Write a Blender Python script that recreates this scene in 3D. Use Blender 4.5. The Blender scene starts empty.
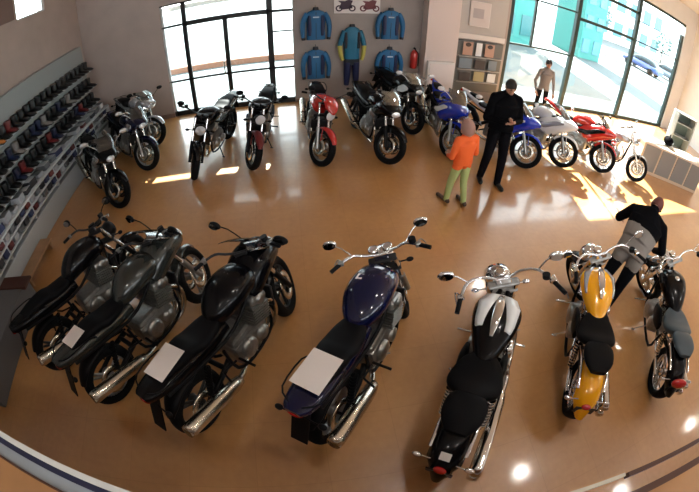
import bpy, bmesh, math, random
import numpy as np
from mathutils import Vector, Matrix
PI = math.pi
random.seed(7)
SC = bpy.context.scene
COL = SC.collection

# ------------------------------------------------------------------ camera
CAMH = 3.13
cam_d = bpy.data.cameras.new('camera')
cam = bpy.data.objects.new('camera', cam_d); COL.objects.link(cam)
SC.camera = cam
cam_d.type = 'PANO'
cam_d.sensor_fit = 'HORIZONTAL'
cam_d.sensor_width = 36.0
cam_d.sensor_height = 36.0 * 492 / 699
cam_d.clip_start = 0.02
for tgt in (cam_d, getattr(cam_d, 'cycles', None)):
    if tgt is None: continue
    for k, v in (('panorama_type', 'FISHEYE_EQUISOLID'), ('fisheye_lens', 377.5 / 699 * 36.0), ('fisheye_fov', PI)):
        try: setattr(tgt, k, v)
        except Exception: pass
_p, _y, _r = 0.7472, 0.1701, 0.024
fw = Vector((math.sin(_y) * math.cos(_p), math.cos(_y) * math.cos(_p), -math.sin(_p)))
rt = Vector((math.cos(_y), -math.sin(_y), 0)); up = rt.cross(fw)
c_, s_ = math.cos(_r), math.sin(_r)
R_, U_ = c_ * rt + s_ * up, -s_ * rt + c_ * up
cam.matrix_world = Matrix(((R_.x, U_.x, -fw.x, 0), (R_.y, U_.y, -fw.y, 0), (R_.z, U_.z, -fw.z, CAMH), (0, 0, 0, 1)))

# ------------------------------------------------------------------ light and exposure
SC.view_settings.view_transform = 'Standard'
SC.view_settings.look = 'None'
SC.view_settings.gamma = 1.0
SC.view_settings.use_curve_mapping = False
SC.view_settings.exposure = 0.62
try:
    SC.cycles.use_denoising = True
    SC.cycles.max_bounces = 8
    SC.cycles.transparent_max_bounces = 16
    SC.cycles.sample_clamp_indirect = 6.0
except Exception: pass
W = bpy.data.worlds.new('world'); SC.world = W; W.use_nodes = True
bg = W.node_tree.nodes['Background']
bg.inputs[0].default_value = (0.92, 0.96, 1.0, 1); bg.inputs[1].default_value = 5.0
sd = bpy.data.lights.new('sun', 'SUN'); sd.energy = 38.0; sd.angle = 0.012; sd.color = (1.0, 0.96, 0.90)
sun = bpy.data.objects.new('sun', sd); COL.objects.link(sun)
_sv = Vector((-0.17, -1.0, -0.87)).normalized()
sun.rotation_euler = _sv.to_track_quat('-Z', 'Y').to_euler()
LAMP_W = 42.0

# ------------------------------------------------------------------ materials
MATS = {}
def mat(name, rgb, rough=0.5, metal=0.0, coat=0.0, noise=0.0, scale=8.0, emit=None, spec=0.5, bump=0.0):
    if name in MATS: return MATS[name]
    m = bpy.data.materials.new(name); m.use_nodes = True; MATS[name] = m
    nt = m.node_tree; b = nt.nodes['Principled BSDF']
    b.inputs['Base Color'].default_value = (*rgb, 1); b.inputs['Roughness'].default_value = rough
    b.inputs['Metallic'].default_value = metal; b.inputs['Coat Weight'].default_value = coat
    b.inputs['Coat Roughness'].default_value = 0.05; b.inputs['Specular IOR Level'].default_value = spec
    if noise or bump:
        tc = nt.nodes.new('ShaderNodeTexCoord'); n = nt.nodes.new('ShaderNodeTexNoise')
        n.inputs['Scale'].default_value = scale; n.inputs['Detail'].default_value = 4
        nt.links.new(tc.outputs['Object'], n.inputs['Vector'])
        if noise:
            r = nt.nodes.new('ShaderNodeValToRGB')
            r.color_ramp.elements[0].position = 0.3; r.color_ramp.elements[1].position = 0.7
            r.color_ramp.elements[0].color = (*[c * (1 - noise) for c in rgb], 1)
            r.color_ramp.elements[1].color = (*[min(1, c * (1 + noise)) for c in rgb], 1)
            nt.links.new(n.outputs['Fac'], r.inputs[0]); nt.links.new(r.outputs[0], b.inputs['Base Color'])
        if bump:
            bp = nt.nodes.new('ShaderNodeBump'); bp.inputs['Strength'].default_value = bump
            nt.links.new(n.outputs['Fac'], bp.inputs['Height']); nt.links.new(bp.outputs[0], b.inputs['Normal'])
    if emit:
        b.inputs['Emission Color'].default_value = (*rgb, 1); b.inputs['Emission Strength'].default_value = emit
    return m
def glass_mat(name, tint=(1, 1, 1), refl=0.08, rough=0.0):
    if name in MATS: return MATS[name]
    m = bpy.data.materials.new(name); m.use_nodes = True; MATS[name] = m
    nt = m.node_tree; nt.nodes.clear()
    o = nt.nodes.new('ShaderNodeOutputMaterial'); mx = nt.nodes.new('ShaderNodeMixShader')
    t = nt.nodes.new('ShaderNodeBsdfTransparent'); g = nt.nodes.new('ShaderNodeBsdfGlossy')
    t.inputs[0].default_value = (*tint, 1); g.inputs['Roughness'].default_value = rough
    mx.inputs[0].default_value = refl
    nt.links.new(t.outputs[0], mx.inputs[1]); nt.links.new(g.outputs[0], mx.inputs[2]); nt.links.new(mx.outputs[0], o.inputs[0])
    return m
def floor_mat():
    m = bpy.data.materials.new('polished_tile'); m.use_nodes = True; nt = m.node_tree; b = nt.nodes['Principled BSDF']
    tc = nt.nodes.new('ShaderNodeTexCoord')
    n = nt.nodes.new('ShaderNodeTexNoise'); n.inputs['Scale'].default_value = 0.9; n.inputs['Detail'].default_value = 6
    n2 = nt.nodes.new('ShaderNodeTexNoise'); n2.inputs['Scale'].default_value = 14; n2.inputs['Detail'].default_value = 5
    br = nt.nodes.new('ShaderNodeTexBrick'); br.offset = 0.0; br.inputs['Scale'].default_value = 1.0
    br.inputs['Brick Width'].default_value = 0.6; br.inputs['Row Height'].default_value = 0.6
    br.inputs['Mortar Size'].default_value = 0.003
    br.inputs['Color1'].default_value = (1, 1, 1, 1); br.inputs['Color2'].default_value = (0.955, 0.95, 0.945, 1)
    br.inputs['Mortar'].default_value = (0.86, 0.83, 0.8, 1)
    nt.links.new(tc.outputs['Object'], n.inputs['Vector']); nt.links.new(tc.outputs['Object'], n2.inputs['Vector'])
    nt.links.new(tc.outputs['Object'], br.inputs['Vector'])
    r = nt.nodes.new('ShaderNodeValToRGB'); r.color_ramp.elements[0].position = 0.3; r.color_ramp.elements[1].position = 0.72
    r.color_ramp.elements[0].color = (*FLOOR_A, 1); r.color_ramp.elements[1].color = (*FLOOR_B, 1)
    mx = nt.nodes.new('ShaderNodeMix'); mx.data_type = 'RGBA'; mx.blend_type = 'MULTIPLY'; mx.inputs[0].default_value = 1
    ad = nt.nodes.new('ShaderNodeMath'); ad.operation = 'MULTIPLY_ADD'; ad.inputs[1].default_value = 0.35
    nt.links.new(n2.outputs['Fac'], ad.inputs[0]); 
    sb = nt.nodes.new('ShaderNodeMath'); sb.operation = 'SUBTRACT'; sb.inputs[1].default_value = 0.17
    nt.links.new(n.outputs['Fac'], sb.inputs[0]); nt.links.new(sb.outputs[0], ad.inputs[2])
    nt.links.new(ad.outputs[0], r.inputs[0])
    nt.links.new(r.outputs[0], mx.inputs[6]); nt.links.new(br.outputs['Color'], mx.inputs[7])
    nt.links.new(mx.outputs[2], b.inputs['Base Color'])
    b.inputs['Roughness'].default_value = 0.36; b.inputs['Specular IOR Level'].default_value = 0.9; b.inputs['Coat Weight'].default_value = 0.9; b.inputs['Coat Roughness'].default_value = 0.10
    return m
FLOOR_A = (0.43, 0.195, 0.058); FLOOR_B = (0.57, 0.290, 0.098)

BLACK = mat('black_paint', (0.002, 0.002, 0.003), 0.25, 0, 0.22, spec=0.15)
DKBLUE = mat('dark_blue_paint', (0.0015, 0.003, 0.030), 0.18, 0, 0.6, spec=0.3)
GUN = mat('gunmetal_paint', (0.030, 0.034, 0.032), 0.25, 0.4, 0.5)
RED = mat('red_paint', (0.45, 0.015, 0.012), 0.2, 0, 0.8)
BLUE = mat('racing_blue_paint', (0.008, 0.03, 0.42), 0.18, 0, 0.8)
WHITE = mat('white_paint', (0.72, 0.73, 0.74), 0.25, 0, 0.5)
SILVER = mat('silver_paint', (0.50, 0.52, 0.54), 0.25, 0.6, 0.6)
YELLOW = mat('yellow_paint', (0.90, 0.40, 0.006), 0.2, 0, 0.8)
CHROME = mat('chrome', (0.78, 0.78, 0.78), 0.08, 1.0)
STEEL = mat('brushed_steel', (0.62, 0.58, 0.50), 0.25, 1.0)
ALU = mat('cast_aluminium', (0.32, 0.32, 0.31), 0.38, 0.9, noise=0.15, scale=30)
DARKALU = mat('dark_engine_metal', (0.03, 0.03, 0.032), 0.45, 0.7)
DRIM = mat('dark_wheel_rim', (0.05, 0.055, 0.06), 0.35, 0.8)
RUB = mat('tyre_rubber', (0.004, 0.004, 0.0045), 0.8, noise=0.3, scale=40, spec=0.15)
PLAS = mat('black_plastic', (0.003, 0.003, 0.004), 0.5, spec=0.15)
VINYL = mat('seat_vinyl', (0.003, 0.003, 0.004), 0.6, bump=0.15, scale=60, spec=0.1)
BVINYL = mat('blue_grey_vinyl', (0.035, 0.06, 0.08), 0.4, bump=0.1, scale=60)
LENS = mat('headlight_lens', (0.75, 0.8, 0.85), 0.06, 0.35, 1.0)
MIRR = mat('mirror_glass', (0.85, 0.88, 0.9), 0.03, 1.0)
TAILR = mat('tail_light_red', (0.45, 0.008, 0.008), 0.15, 0, 1)
AMBER = mat('amber_lens', (0.6, 0.2, 0.01), 0.2, 0, 1)
PAPER = mat('paper', (0.82, 0.76, 0.74), 0.7)
SCREEN = glass_mat('smoked_screen', (0.35, 0.38, 0.4), 0.22, 0.02)
CLRSCREEN = glass_mat('clear_screen', (0.75, 0.85, 0.88), 0.3, 0.02)

# ------------------------------------------------------------------ mesh collector
class G:
    def __init__(s, T=None): s.V = []; s.F = []; s.S = []; s.M = []; s.T = T; s.mi = 0
    def add(s, V, F, smooth=True):
        o = len(s.V)
        for v in V:
            v = Vector(v)
            if s.T is not None: v = s.T @ v
            s.V.append((v.x, v.y, v.z))
        for f in F: s.F.append([i + o for i in f]); s.S.append(smooth); s.M.append(s.mi)
        return s
    def rings(s, R, closed=False, cap=True, smooth=True):
        n = len(R[0]); V = [p for r in R for p in r]; F = []
        m = len(R)
        for i in range(m if closed else m - 1):
            j = (i + 1) % m
            for k in range(n):
                l = (k + 1) % n
                F.append([i * n + k, i * n + l, j * n + l, j * n + k])
        s.add(V, F, smooth)
        if cap and not closed:
            s.add(R[0], [list(range(n))[::-1]], False); s.add(R[-1], [list(range(n))], False)
        return s
    def tube(s, P, r, n=10, cap=True, closed=False, sub=0):
        P = [Vector(p) for p in P]
        if not isinstance(r, (list, tuple)): r = [r] * len(P)
        if sub:
            Q, q = [], []
            for i in range(len(P) - 1):
                a, b, c, d = P[max(i - 1, 0)], P[i], P[i + 1], P[min(i + 2, len(P) - 1)]
                for k in range(sub):
                    t = k / sub
                    Q.append(0.5 * ((2 * b) + (c - a) * t + (2 * a - 5 * b + 4 * c - d) * t * t + (3 * b - a - 3 * c + d) * t ** 3))
                    q.append(r[i] * (1 - t) + r[i + 1] * t)
            Q.append(P[-1]); q.append(r[-1]); P, r = Q, q
        N = len(P); T = []
        for i in range(N):
            a = P[(i - 1) % N] if closed else P[max(i - 1, 0)]
            b = P[(i + 1) % N] if closed else P[min(i + 1, N - 1)]
            T.append((b - a).normalized())
        ref = Vector((0, 0, 1)) if abs(T[0].z) < 0.9 else Vector((1, 0, 0))
        u = T[0].cross(ref).normalized(); R = []
        for i in range(N):
            u = (u - T[i] * u.dot(T[i])).normalized(); w = T[i].cross(u)
            R.append([P[i] + (u * math.cos(2 * PI * k / n) + w * math.sin(2 * PI * k / n)) * r[i] for k in range(n)])
        return s.rings(R, closed, cap)
    def loft(s, S, n=20, e=2.4, sub=3, x0=0, flat=0):
        """cross sections across Y: (y, zc, half width, half height)"""
        Q = []
        for i in range(len(S) - 1):
            a, b, c, d = [np.array(S[j], float) for j in (max(i - 1, 0), i, i + 1, min(i + 2, len(S) - 1))]
            for k in range(sub):
                t = k / sub
                Q.append(0.5 * ((2 * b) + (c - a) * t + (2 * a - 5 * b + 4 * c - d) * t * t + (3 * b - a - 3 * c + d) * t ** 3))
        Q.append(np.array(S[-1], float)); R = []
        for q in Q:
            ring = []
            for k in range(n):
                a = 2 * PI * k / n; ca, sa = math.cos(a), math.sin(a)
                ring.append((x0 + max(q[2], .003) * math.copysign(abs(ca) ** (2 / e), ca), q[0],
                             q[1] + max(q[3], .003) * math.copysign(abs(sa) ** (2 / e), sa)))
            R.append(ring)
        return s.rings(R)
    def lathe(s, prof, c=(0, 0, 0), axis='x', n=32, closed=False, sq=(1, 1)):
        R = []
        for a, r in prof:
            ring = []
            for k in range(n):
                t = 2 * PI * k / n; p, q = r * math.cos(t) * sq[0], r * math.sin(t) * sq[1]
                v = {'x': (a, p, q), 'y': (p, a, q), 'z': (p, q, a)}[axis]
                ring.append((v[0] + c[0], v[1] + c[1], v[2] + c[2]))
            R.append(ring)
        return s.rings(R, closed, not closed)
    def box(s, c, size, bev=0.0, rot=None):
        bm = bmesh.new(); bmesh.ops.create_cube(bm, size=1)
        for v in bm.verts: v.co = Vector((v.co.x * size[0], v.co.y * size[1], v.co.z * size[2]))
        if bev: bmesh.ops.bevel(bm, geom=bm.edges[:], offset=bev, segments=2, affect='EDGES', profile=0.5)
        M = Matrix.Translation(c) @ (rot if rot is not None else Matrix.Identity(4))
        bm.verts.index_update()
        s.add([M @ v.co for v in bm.verts], [[v.index for v in f.verts] for f in bm.faces], False); bm.free()
        return s
    def quadslab(s, P, t):
        """four points, thickness vector"""
        P = [Vector(p) for p in P]; t = Vector(t); V = P + [p + t for p in P]
        return s.add(V, [[0, 1, 2, 3], [7, 6, 5, 4], [0, 4, 5, 1], [1, 5, 6, 2], [2, 6, 7, 3], [3, 7, 4, 0]], False)
    def ell(s, c, r, n=16, m=10):
        R = []
        for i in range(m + 1):
            t = -PI / 2 + PI * i / m; t = max(min(t, PI / 2 - .02), -PI / 2 + .02)
            R.append([(c[0] + r[0] * math.cos(t) * math.cos(2 * PI * k / n), c[1] + r[1] * math.cos(t) * math.sin(2 * PI * k / n), c[2] + r[2] * math.sin(t)) for k in range(n)])
        return s.rings(R)
    def obj(s, name, m, parent=None):
        me = bpy.data.meshes.new(name); me.from_pydata(s.V, [], s.F)
        me.polygons.foreach_set('use_smooth', s.S)
        for x in (m if isinstance(m, (list, tuple)) else [m]): me.materials.append(x)
        me.polygons.foreach_set('material_index', s.M)
        bm = bmesh.new(); bm.from_mesh(me); bmesh.ops.recalc_face_normals(bm, faces=bm.faces); bm.to_mesh(me); bm.free()
        me.update()
        o = bpy.data.objects.new(name, me); COL.objects.link(o)
        if parent: o.parent = parent
        return o
def tag(o, label=None, cat=None, group=None, kind=None):
    if label: o['label'] = label
    if cat: o['category'] = cat
    if group: o['group'] = group
    if kind: o['kind'] = kind
    return o
def empty(name, loc, rot=(0, 0, 0), label=None, cat=None, group=None, kind=None):
    o = bpy.data.objects.new(name, None); COL.objects.link(o); o.empty_display_size = 0.1
    o.location = loc; o.rotation_euler = rot
    return tag(o, label, cat, group, kind)
def struct(name, g, m, parent=None):
    o = g.obj(name, m, parent)
    if parent is None: o['kind'] = 'structure'
    return o
def copy_tree(o, parent=None):
    c = o.copy(); COL.objects.link(c); c.parent = parent
    for ch in list(o.children): copy_tree(ch, c)
    return c

# ------------------------------------------------------------------ room shell
XL, XR, YB, YF, ZC = -4.93, 14.2, 8.33, -5.0, 5.2
YW2 = 9.0
WALL = mat('wall_plaster', (0.45, 0.375, 0.335), 0.85, noise=0.05, scale=2.5)
WALLG = mat('wall_grey_plaster', (0.34, 0.295, 0.27), 0.85, noise=0.06, scale=3)
WALLW = mat('wall_white_plaster', (0.70, 0.68, 0.66), 0.8, noise=0.04, scale=2)
CEIL = mat('ceiling_white', (0.52, 0.48, 0.44), 0.9)
struct('floor', G().box(((XL + XR) / 2, (YB + YF) / 2, -0.1), (XR - XL + .4, YB - YF + .4, 0.2)), floor_mat())
struct('ceiling', G().box(((XL + XR) / 2, (YB + YF) / 2, ZC + .1), (XR - XL + .4, YB - YF + .4, 0.2)), CEIL)
# left wall with a high window
HY0, HY1, HZ0, HZ1 = 5.95, 6.95, 3.6, 4.5
g = G()
def wallx(g, x, y0, y1, z0, z1, t=.2): g.box((x, (y0 + y1) / 2, (z0 + z1) / 2), (t, y1 - y0, z1 - z0))
def wally(g, y, x0, x1, z0, z1, t=.2): g.box(((x0 + x1) / 2, y, (z0 + z1) / 2), (x1 - x0, t, z1 - z0))
wallx(g, XL - .1, YF, HY0, 0, ZC); wallx(g, XL - .1, HY1, YB, 0, ZC); wallx(g, XL - .1, HY0, HY1, 0, HZ0); wallx(g, XL - .1, HY0, HY1, HZ1, ZC)
struct('wall_left', g, WALL)
struct('wall_right', G().box((XR + .1, (YB + YF) / 2, ZC / 2), (.2, YB - YF, ZC)), WALLW)
WX = [-2.82, -2.28, -1.37, -0.40, 0.09]; WT = 2.78
RX0, RX1, RT = 5.25, 13.35, 4.45
g = G(); wally(g, YB + .1, XL - .2, WX[0], 0, ZC); wally(g, YB + .1, WX[0], WX[4], WT, ZC)
struct('wall_back', g, WALL)
g = G(); wally(g, YB + .1, WX[4], RX0, 0, ZC)
struct('wall_back_display', g, WALLG)
g = G(); wally(g, YB + .1, RX0, RX1, RT, ZC); wally(g, YB + .1, RX1, XR + .2, 0, ZC)
struct('wall_back_window', g, WALLW)
# rear wall behind the camera with high openings added to light the bikes from this side
g = G(); wally(g, YF - .1, XL - .2, XR + .2, 0, 2.6); wally(g, YF - .1, XL - .2, XR + .2, 4.4, ZC)
for a, b in ((XL - .2, -3.2), (1.2, 2.2), (7, 8), (12.5, XR + .2)): wally(g, YF - .1, a, b, 2.6, 4.4)
struct('wall_front', g, WALLW)
GLASS = glass_mat('window_glass', (0.93, 0.98, 0.98), 0.06)
FRM = mat('black_window_frame', (0.006, 0.006, 0.007), 0.4)
FRG = mat('dark_green_window_frame', (0.012, 0.030, 0.028), 0.4)
FRW = mat('pale_window_frame', (0.55, 0.56, 0.56), 0.5)
def bar_v(g, x, z0, z1, w, d=.07, y=YB + .06): g.box((x, y, (z0 + z1) / 2), (w, d, z1 - z0), .004)
def bar_h(g, z, x0, x1, w, d=.07, y=YB + .06): g.box(((x0 + x1) / 2, y, z), (x1 - x0, d, w), .004)
w1 = empty('window_1', (0, 0, 0), kind='structure')
g = G(); bar_v(g, WX[0] + .03, 0, WT, .05); g.obj('window_frame', FRW, w1)
g = G(); bar_v(g, WX[1], 0, WT, .10); bar_v(g, WX[2], 0, 2.235, .10); bar_v(g, WX[3], 0, WT, .13)
bar_h(g, 2.235, WX[1], WX[3], .11); bar_h(g, 2.235, WX[0], WX[1], .05); bar_h(g, 2.235, WX[3], WX[4], .06)
bar_h(g, .878, WX[0], WX[4], .045); bar_h(g, 1.75, WX[3], WX[4], .03); bar_h(g, .06, WX[0], WX[4], .12); bar_h(g, WT - .02, WX[0], WX[4], .04)
g.obj('mullion', FRM, w1)
G().box(((WX[0] + WX[4]) / 2, YB + .07, WT / 2), (WX[4] - WX[0], .008, WT - .05)).obj('pane', GLASS, w1)
G().box((WX[2] - .09, YB - .01, 1.05), (.03, .05, .3), .01).obj('door_handle', STEEL, w1)
w2 = empty('window_2', (0, 0, 0), kind='structure')
g = G()
for x, w in ((RX0 + .05, .10), (7.55, .14), (10.25, .16), (13.2, .16)): bar_v(g, x, 0, 3.95 if x > 13 else RT, w, .12)
bar_h(g, 2.889, 7.55, 10.25, .10); bar_h(g, 2.889, 10.25, 13.2, .05); bar_h(g, 3.05, RX0, 7.55, .05)
bar_h(g, 3.85, 8.2, 10.25, .10); bar_h(g, 3.60, 10.25, 13.2, .035); bar_h(g, RT - .05, RX0, RX1, .1); bar_h(g, .05, RX0, RX1, .1)
bar_v(g, 6.05, 1.7, RT, .06); bar_h(g, 1.70, RX0, 7.55, .05)
g.obj('mullion', FRG, w2)
G().box(((RX0 + RX1) / 2, YB + .07, RT / 2), (RX1 - RX0, .008, RT - .05)).obj('pane', GLASS, w2)
w3 = empty('window_3', (0, 0, 0), kind='structure')
g = G(); g.box((XL - .06, (HY0 + HY1) / 2, HZ0 + .02), (.06, HY1 - HY0, .04)); g.box((XL - .06, (HY0 + HY1) / 2, HZ1 - .02), (.06, HY1 - HY0, .04))
g.box((XL - .06, HY0 + .02, (HZ0 + HZ1) / 2), (.06, .04, HZ1 - HZ0)); g.box((XL - .06, HY1 - .02, (HZ0 + HZ1) / 2), (.06, .04, HZ1 - HZ0))
g.obj('window_frame', FRW, w3); G().box((XL - .06, (HY0 + HY1) / 2, (HZ0 + HZ1) / 2), (.008, HY1 - HY0, HZ1 - HZ0)).obj('pane', GLASS, w3)
# soffit at the top of the left wall
SOFF = mat('brown_soffit', (0.20, 0.14, 0.12), 0.8)
struct('trim_1', G().box((XL + .04, 4.35, 4.0), (.08, 2.9, .7), .01), SOFF)
# column
struct('trim_2', G().box((3.36, 8.16, ZC / 2), (.78, .34, ZC), .006), mat('column_paint', (0.66, 0.56, 0.52), 0.7))
BASEM = mat('skirting', (0.25, 0.16, 0.12), 0.5)
struct('baseboard_back', G().box((-3.87, YB - .012, .05), (2.1, .024, .1)), BASEM)
struct('baseboard_display', G().box((1.53, YB - .012, .04), (2.85, .024, .08)), BASEM)

# ------------------------------------------------------------------ outside the windows
PAVE = mat('outside_paving', (0.072, 0.093, 0.097), 0.8, noise=0.08, scale=1.5)
struct('floor_outside', G().box((8, 44, -.25), (120, 71, .3)), PAVE)
struct('added_sun_blocker', G().box((-1.4, YB + 1.75, 2.64), (4.2, 3.0, .12), .01), mat('sun_blocker_white', (.8, .8, .8), .7))  # slab added to cut the sunlight indoors down to a narrow strip
KERB = mat('orange_kerb', (0.22, 0.11, 0.07), 0.8)
tag(G().box((-4.2, 13.2, .0), (11, .3, .24), .03).obj('kerb_wall', KERB), 'low orange brick kerb wall outside the left glass doors', 'wall')
def building(name, x0, x1, y, z, m, wm, label, rows, cols, dep=5):
    b = empty(name, ((x0 + x1) / 2, y, -.1), label=label, cat='building')
    w = x1 - x0
    G().box((0, dep / 2, z / 2), (w, dep, z), .03).obj('wall', m, b)
    G().box((0, dep / 2, z + .1), (w + .5, dep + .5, .2), .03).obj('roof', FRW, b)
    for i in range(rows):
        for j in range(cols):
            X = -w / 2 + (j + .5) * w / cols; Z = (i + .55) * z / rows
            f = G().box((X, -.03, Z), (w / cols * .62, .06, z / rows * .55), .01).obj('window', wm, b)
    return b
TEAL = mat('teal_render', (0.03, 0.22, 0.20), 0.6); TEALG = mat('teal_glazing', (0.02, 0.14, 0.15), 0.2)
PALE = mat('pale_render', (0.85, 0.85, 0.85), 0.8); SKYG = mat('blue_glazing', (0.06, 0.22, 0.30), 0.3)
building('building', 7.2, 13.7, 18.8, 7.0, TEAL, TEALG, 'teal building across the forecourt, seen through the big right window', 3, 5)
building('building', 17.7, 19.8, 19.0, 7.0, TEAL, SKYG, 'narrow teal building with blue glazing behind the middle bay of the right window', 4, 2, 3)
building('building', 36, 62, 44.0, 9.0, PALE, SKYG, 'distant pale building far behind the cars at the right window', 2, 7)
def car(x, y, rz, m, label):
    c = empty('car', (x, y, -.1), (0, 0, rz), label, 'car', 'cars parked outside the right window')
    G().loft([(-2.1, .55, .7, .2), (-1.9, .62, .82, .32), (-.8, .62, .86, .35), (.8, .6, .86, .34), (1.7, .55, .82, .28), (2.1, .5, .65, .18)], e=4).obj('body', m, c)
    G().loft([(-1.7, .95, .5, .05), (-1.2, 1.15, .68, .28), (0, 1.2, .7, .3), (.6, 1.1, .66, .22), (1.1, .92, .5, .05)], e=3.5).obj('cabin', mat('car_glass', (.03, .05, .06), .1), c)
    for sx in (-.8, .8):
        for sy in (-1.3, 1.3):
            w = G().lathe([(-.1, .2), (-.1, .3), (.1, .3), (.1, .2)], (sx, sy, .3), n=20).obj('wheel', RUB, c)
car(30.0, 22.8, .2, mat('car_blue', (.02, .06, .22), .2, 0, 1), 'dark blue car parked outside beyond the rightmost window bay')
car(35.2, 23.5, .2, mat('car_grey', (.12, .16, .20), .2, 0, 1), 'grey car parked outside beyond the blue one')
def tree(x, y, h, label):
    t = empty('tree', (x, y, -.1), label=label, cat='tree', group='trees outside the right window')
    G().tube([(0, 0, 0), (.05, 0, h * .3), (-.05, .05, h * .6), (0, 0, h * .85)], [.14, .11, .07, .03], sub=3).obj('trunk', mat('bark', (.06, .05, .04), .9), t)
    g = G()
    for i in range(420):
        a, b, r = random.uniform(0, 2 * PI), random.uniform(-1, 1), random.uniform(.4, 1) ** .5 * h * .28
        p = Vector((math.cos(a) * math.sqrt(1 - b * b) * r, math.sin(a) * math.sqrt(1 - b * b) * r, h * .7 + b * r))
        d = Vector((random.gauss(0, 1), random.gauss(0, 1), random.gauss(0, 1))).normalized(); e = d.orthogonal().normalized() * .12; f = d.cross(e)
        g.add([p + e, p + f, p - e, p - f], [[0, 1, 2, 3]], False)
    g.obj('foliage', mat('foliage', (.03, .12, .11), .7), t)
tree(27.0, 27.0, 5.0, 'leafy tree outside behind the narrow teal building')
tree(41.0, 28.5, 5.0, 'farther leafy tree outside beyond the parked cars')

# ------------------------------------------------------------------ ceiling lamps
LAMPM = mat('lamp_glow', (1.0, 0.97, 0.92), 0.5, emit=30)
LH = mat('lamp_housing', (0.5, 0.5, 0.5), 0.4, 0.5)
lamps = [(5.08, 6.44), (4.2, 0.75), (10.6, -0.6), (1.70, .98), (6.8, -1.0), (-2.6, -1.6), (.9, -2.2), (9.0, 3.2)]
for i, (x, y) in enumerate(lamps):
    l = empty('ceiling_lamp', (x, y, ZC - .12), label='round ceiling downlight above the showroom floor', cat='lamp', group='ceiling downlights')
    G().lathe([(.12, .15), (0, .20), (.01, .17), (.10, .13)], axis='z', n=24).obj('housing', LH, l)
    G().lathe([(.035, .13), (.045, .13)], axis='z', n=24).obj('bulb', LAMPM, l)
    ld = bpy.data.lights.new('downlight', 'SPOT'); ld.energy = LAMP_W; ld.spot_size = 2.6; ld.spot_blend = .6; ld.shadow_soft_size = .12; ld.color = (1, .93, .84)
    lo = bpy.data.objects.new('downlight', ld); COL.objects.link(lo); lo.location = (0, 0, -.02); lo.parent = l

# ------------------------------------------------------------------ motorcycles (local axes: X right, Y forward, Z up)
def wheel(parent, name, c, R, w, T, rimm, spokes, disc=True, wire=False, rimr=.215):
    h = w / 2
    prof = [(h * math.cos(a), R - .052 + .052 * math.sin(a)) if True else 0 for a in [2 * PI * k / 14 for k in range(14)]]
    t = G(T).lathe(prof, c, n=40, closed=True).obj(name, RUB, parent)
    g = G(T); rr = R - .075
    g.lathe([(-h * .7, rr + .02), (-h * .7, rr - .012), (-h * .3, rr - .03), (h * .3, rr - .03), (h * .7, rr - .012), (h * .7, rr + .02), (h * .3, rr + .005), (-h * .3, rr + .005)], c, n=36, closed=True)
    g.lathe([(-h * .75, .03), (-h * .75, .05), (-.02, .045), (.02, .045), (h * .75, .05), (h * .75, .03)], c, n=20)
    C = Vector(c)
    if wire:
        for k in range(28):
            a = 2 * PI * k / 28; b = a + (.35 if k % 2 else -.35); sx = h * .6 if k % 4 < 2 else -h * .6
            g.tube([C + Vector((sx, .045 * math.cos(b), .045 * math.sin(b))), C + Vector((0, (rr - .02) * math.cos(a), (rr - .02) * math.sin(a)))], .003, 5)
    else:
        for k in range(spokes):
            a = 2 * PI * k / spokes + .3
            for off in ((-.13, .13) if spokes < 5 else (0,)):
                g.tube([C + Vector((0, .035 * math.cos(a), .035 * math.sin(a))), C + Vector((0, (rr - .015) * math.cos(a + off), (rr - .015) * math.sin(a + off)))], [.020, .012], 6)
    g.obj('rim', rimm, t)
    if disc:
        for sx in ((-1, 1) if 'front' in name else (1,)):
            x = sx * (h + .012)
            G(T).lathe([(x - .003, .15), (x - .003, .085), (x + .003, .085), (x + .003, .15)], c, n=32, closed=True).obj('brake_disc', STEEL, t)
    return t
def arcfender(T, c, R, hw, a0, a1, n=14, th=.006, drop=.035):
    g = G(T); Rg = []
    for i in range(n + 1):
        a = a0 + (a1 - a0) * i / n
        f = .45 + .55 * min(1, 4 * min(i, n - i) / n)
        ring = []
        for sgn, rr in ((1, R + th), (-1, R)):
            for k in range(9):
                u = (-1 + 2 * k / 8) * sgn
                r = rr - drop * abs(u) ** 3
                ring.append((u * hw * f, c[1] + r * math.cos(a), c[2] + r * math.sin(a)))
        Rg.append(ring)
    return g.rings(Rg)
def mirror(parent, T, a, b, m, sgn, chrome=False, r=(.06, .02, .04)):
    g = G(T); a, b = Vector(a), Vector(b)
    g.tube([a, (a + b) / 2 + Vector((0, .01, .02)), b], .006, 8, sub=2)
    g.ell(b, r, 14, 8)
    o = g.obj('mirror', m, parent)
    G(T).add([(b.x + r[0] * .82 * math.cos(k * PI / 8), b.y - r[1] * 1.02 - .002, b.z + r[2] * .8 * math.sin(k * PI / 8)) for k in range(16)], [list(range(16))], False).obj('mirror_glass', MIRR, o)
    return o
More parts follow.
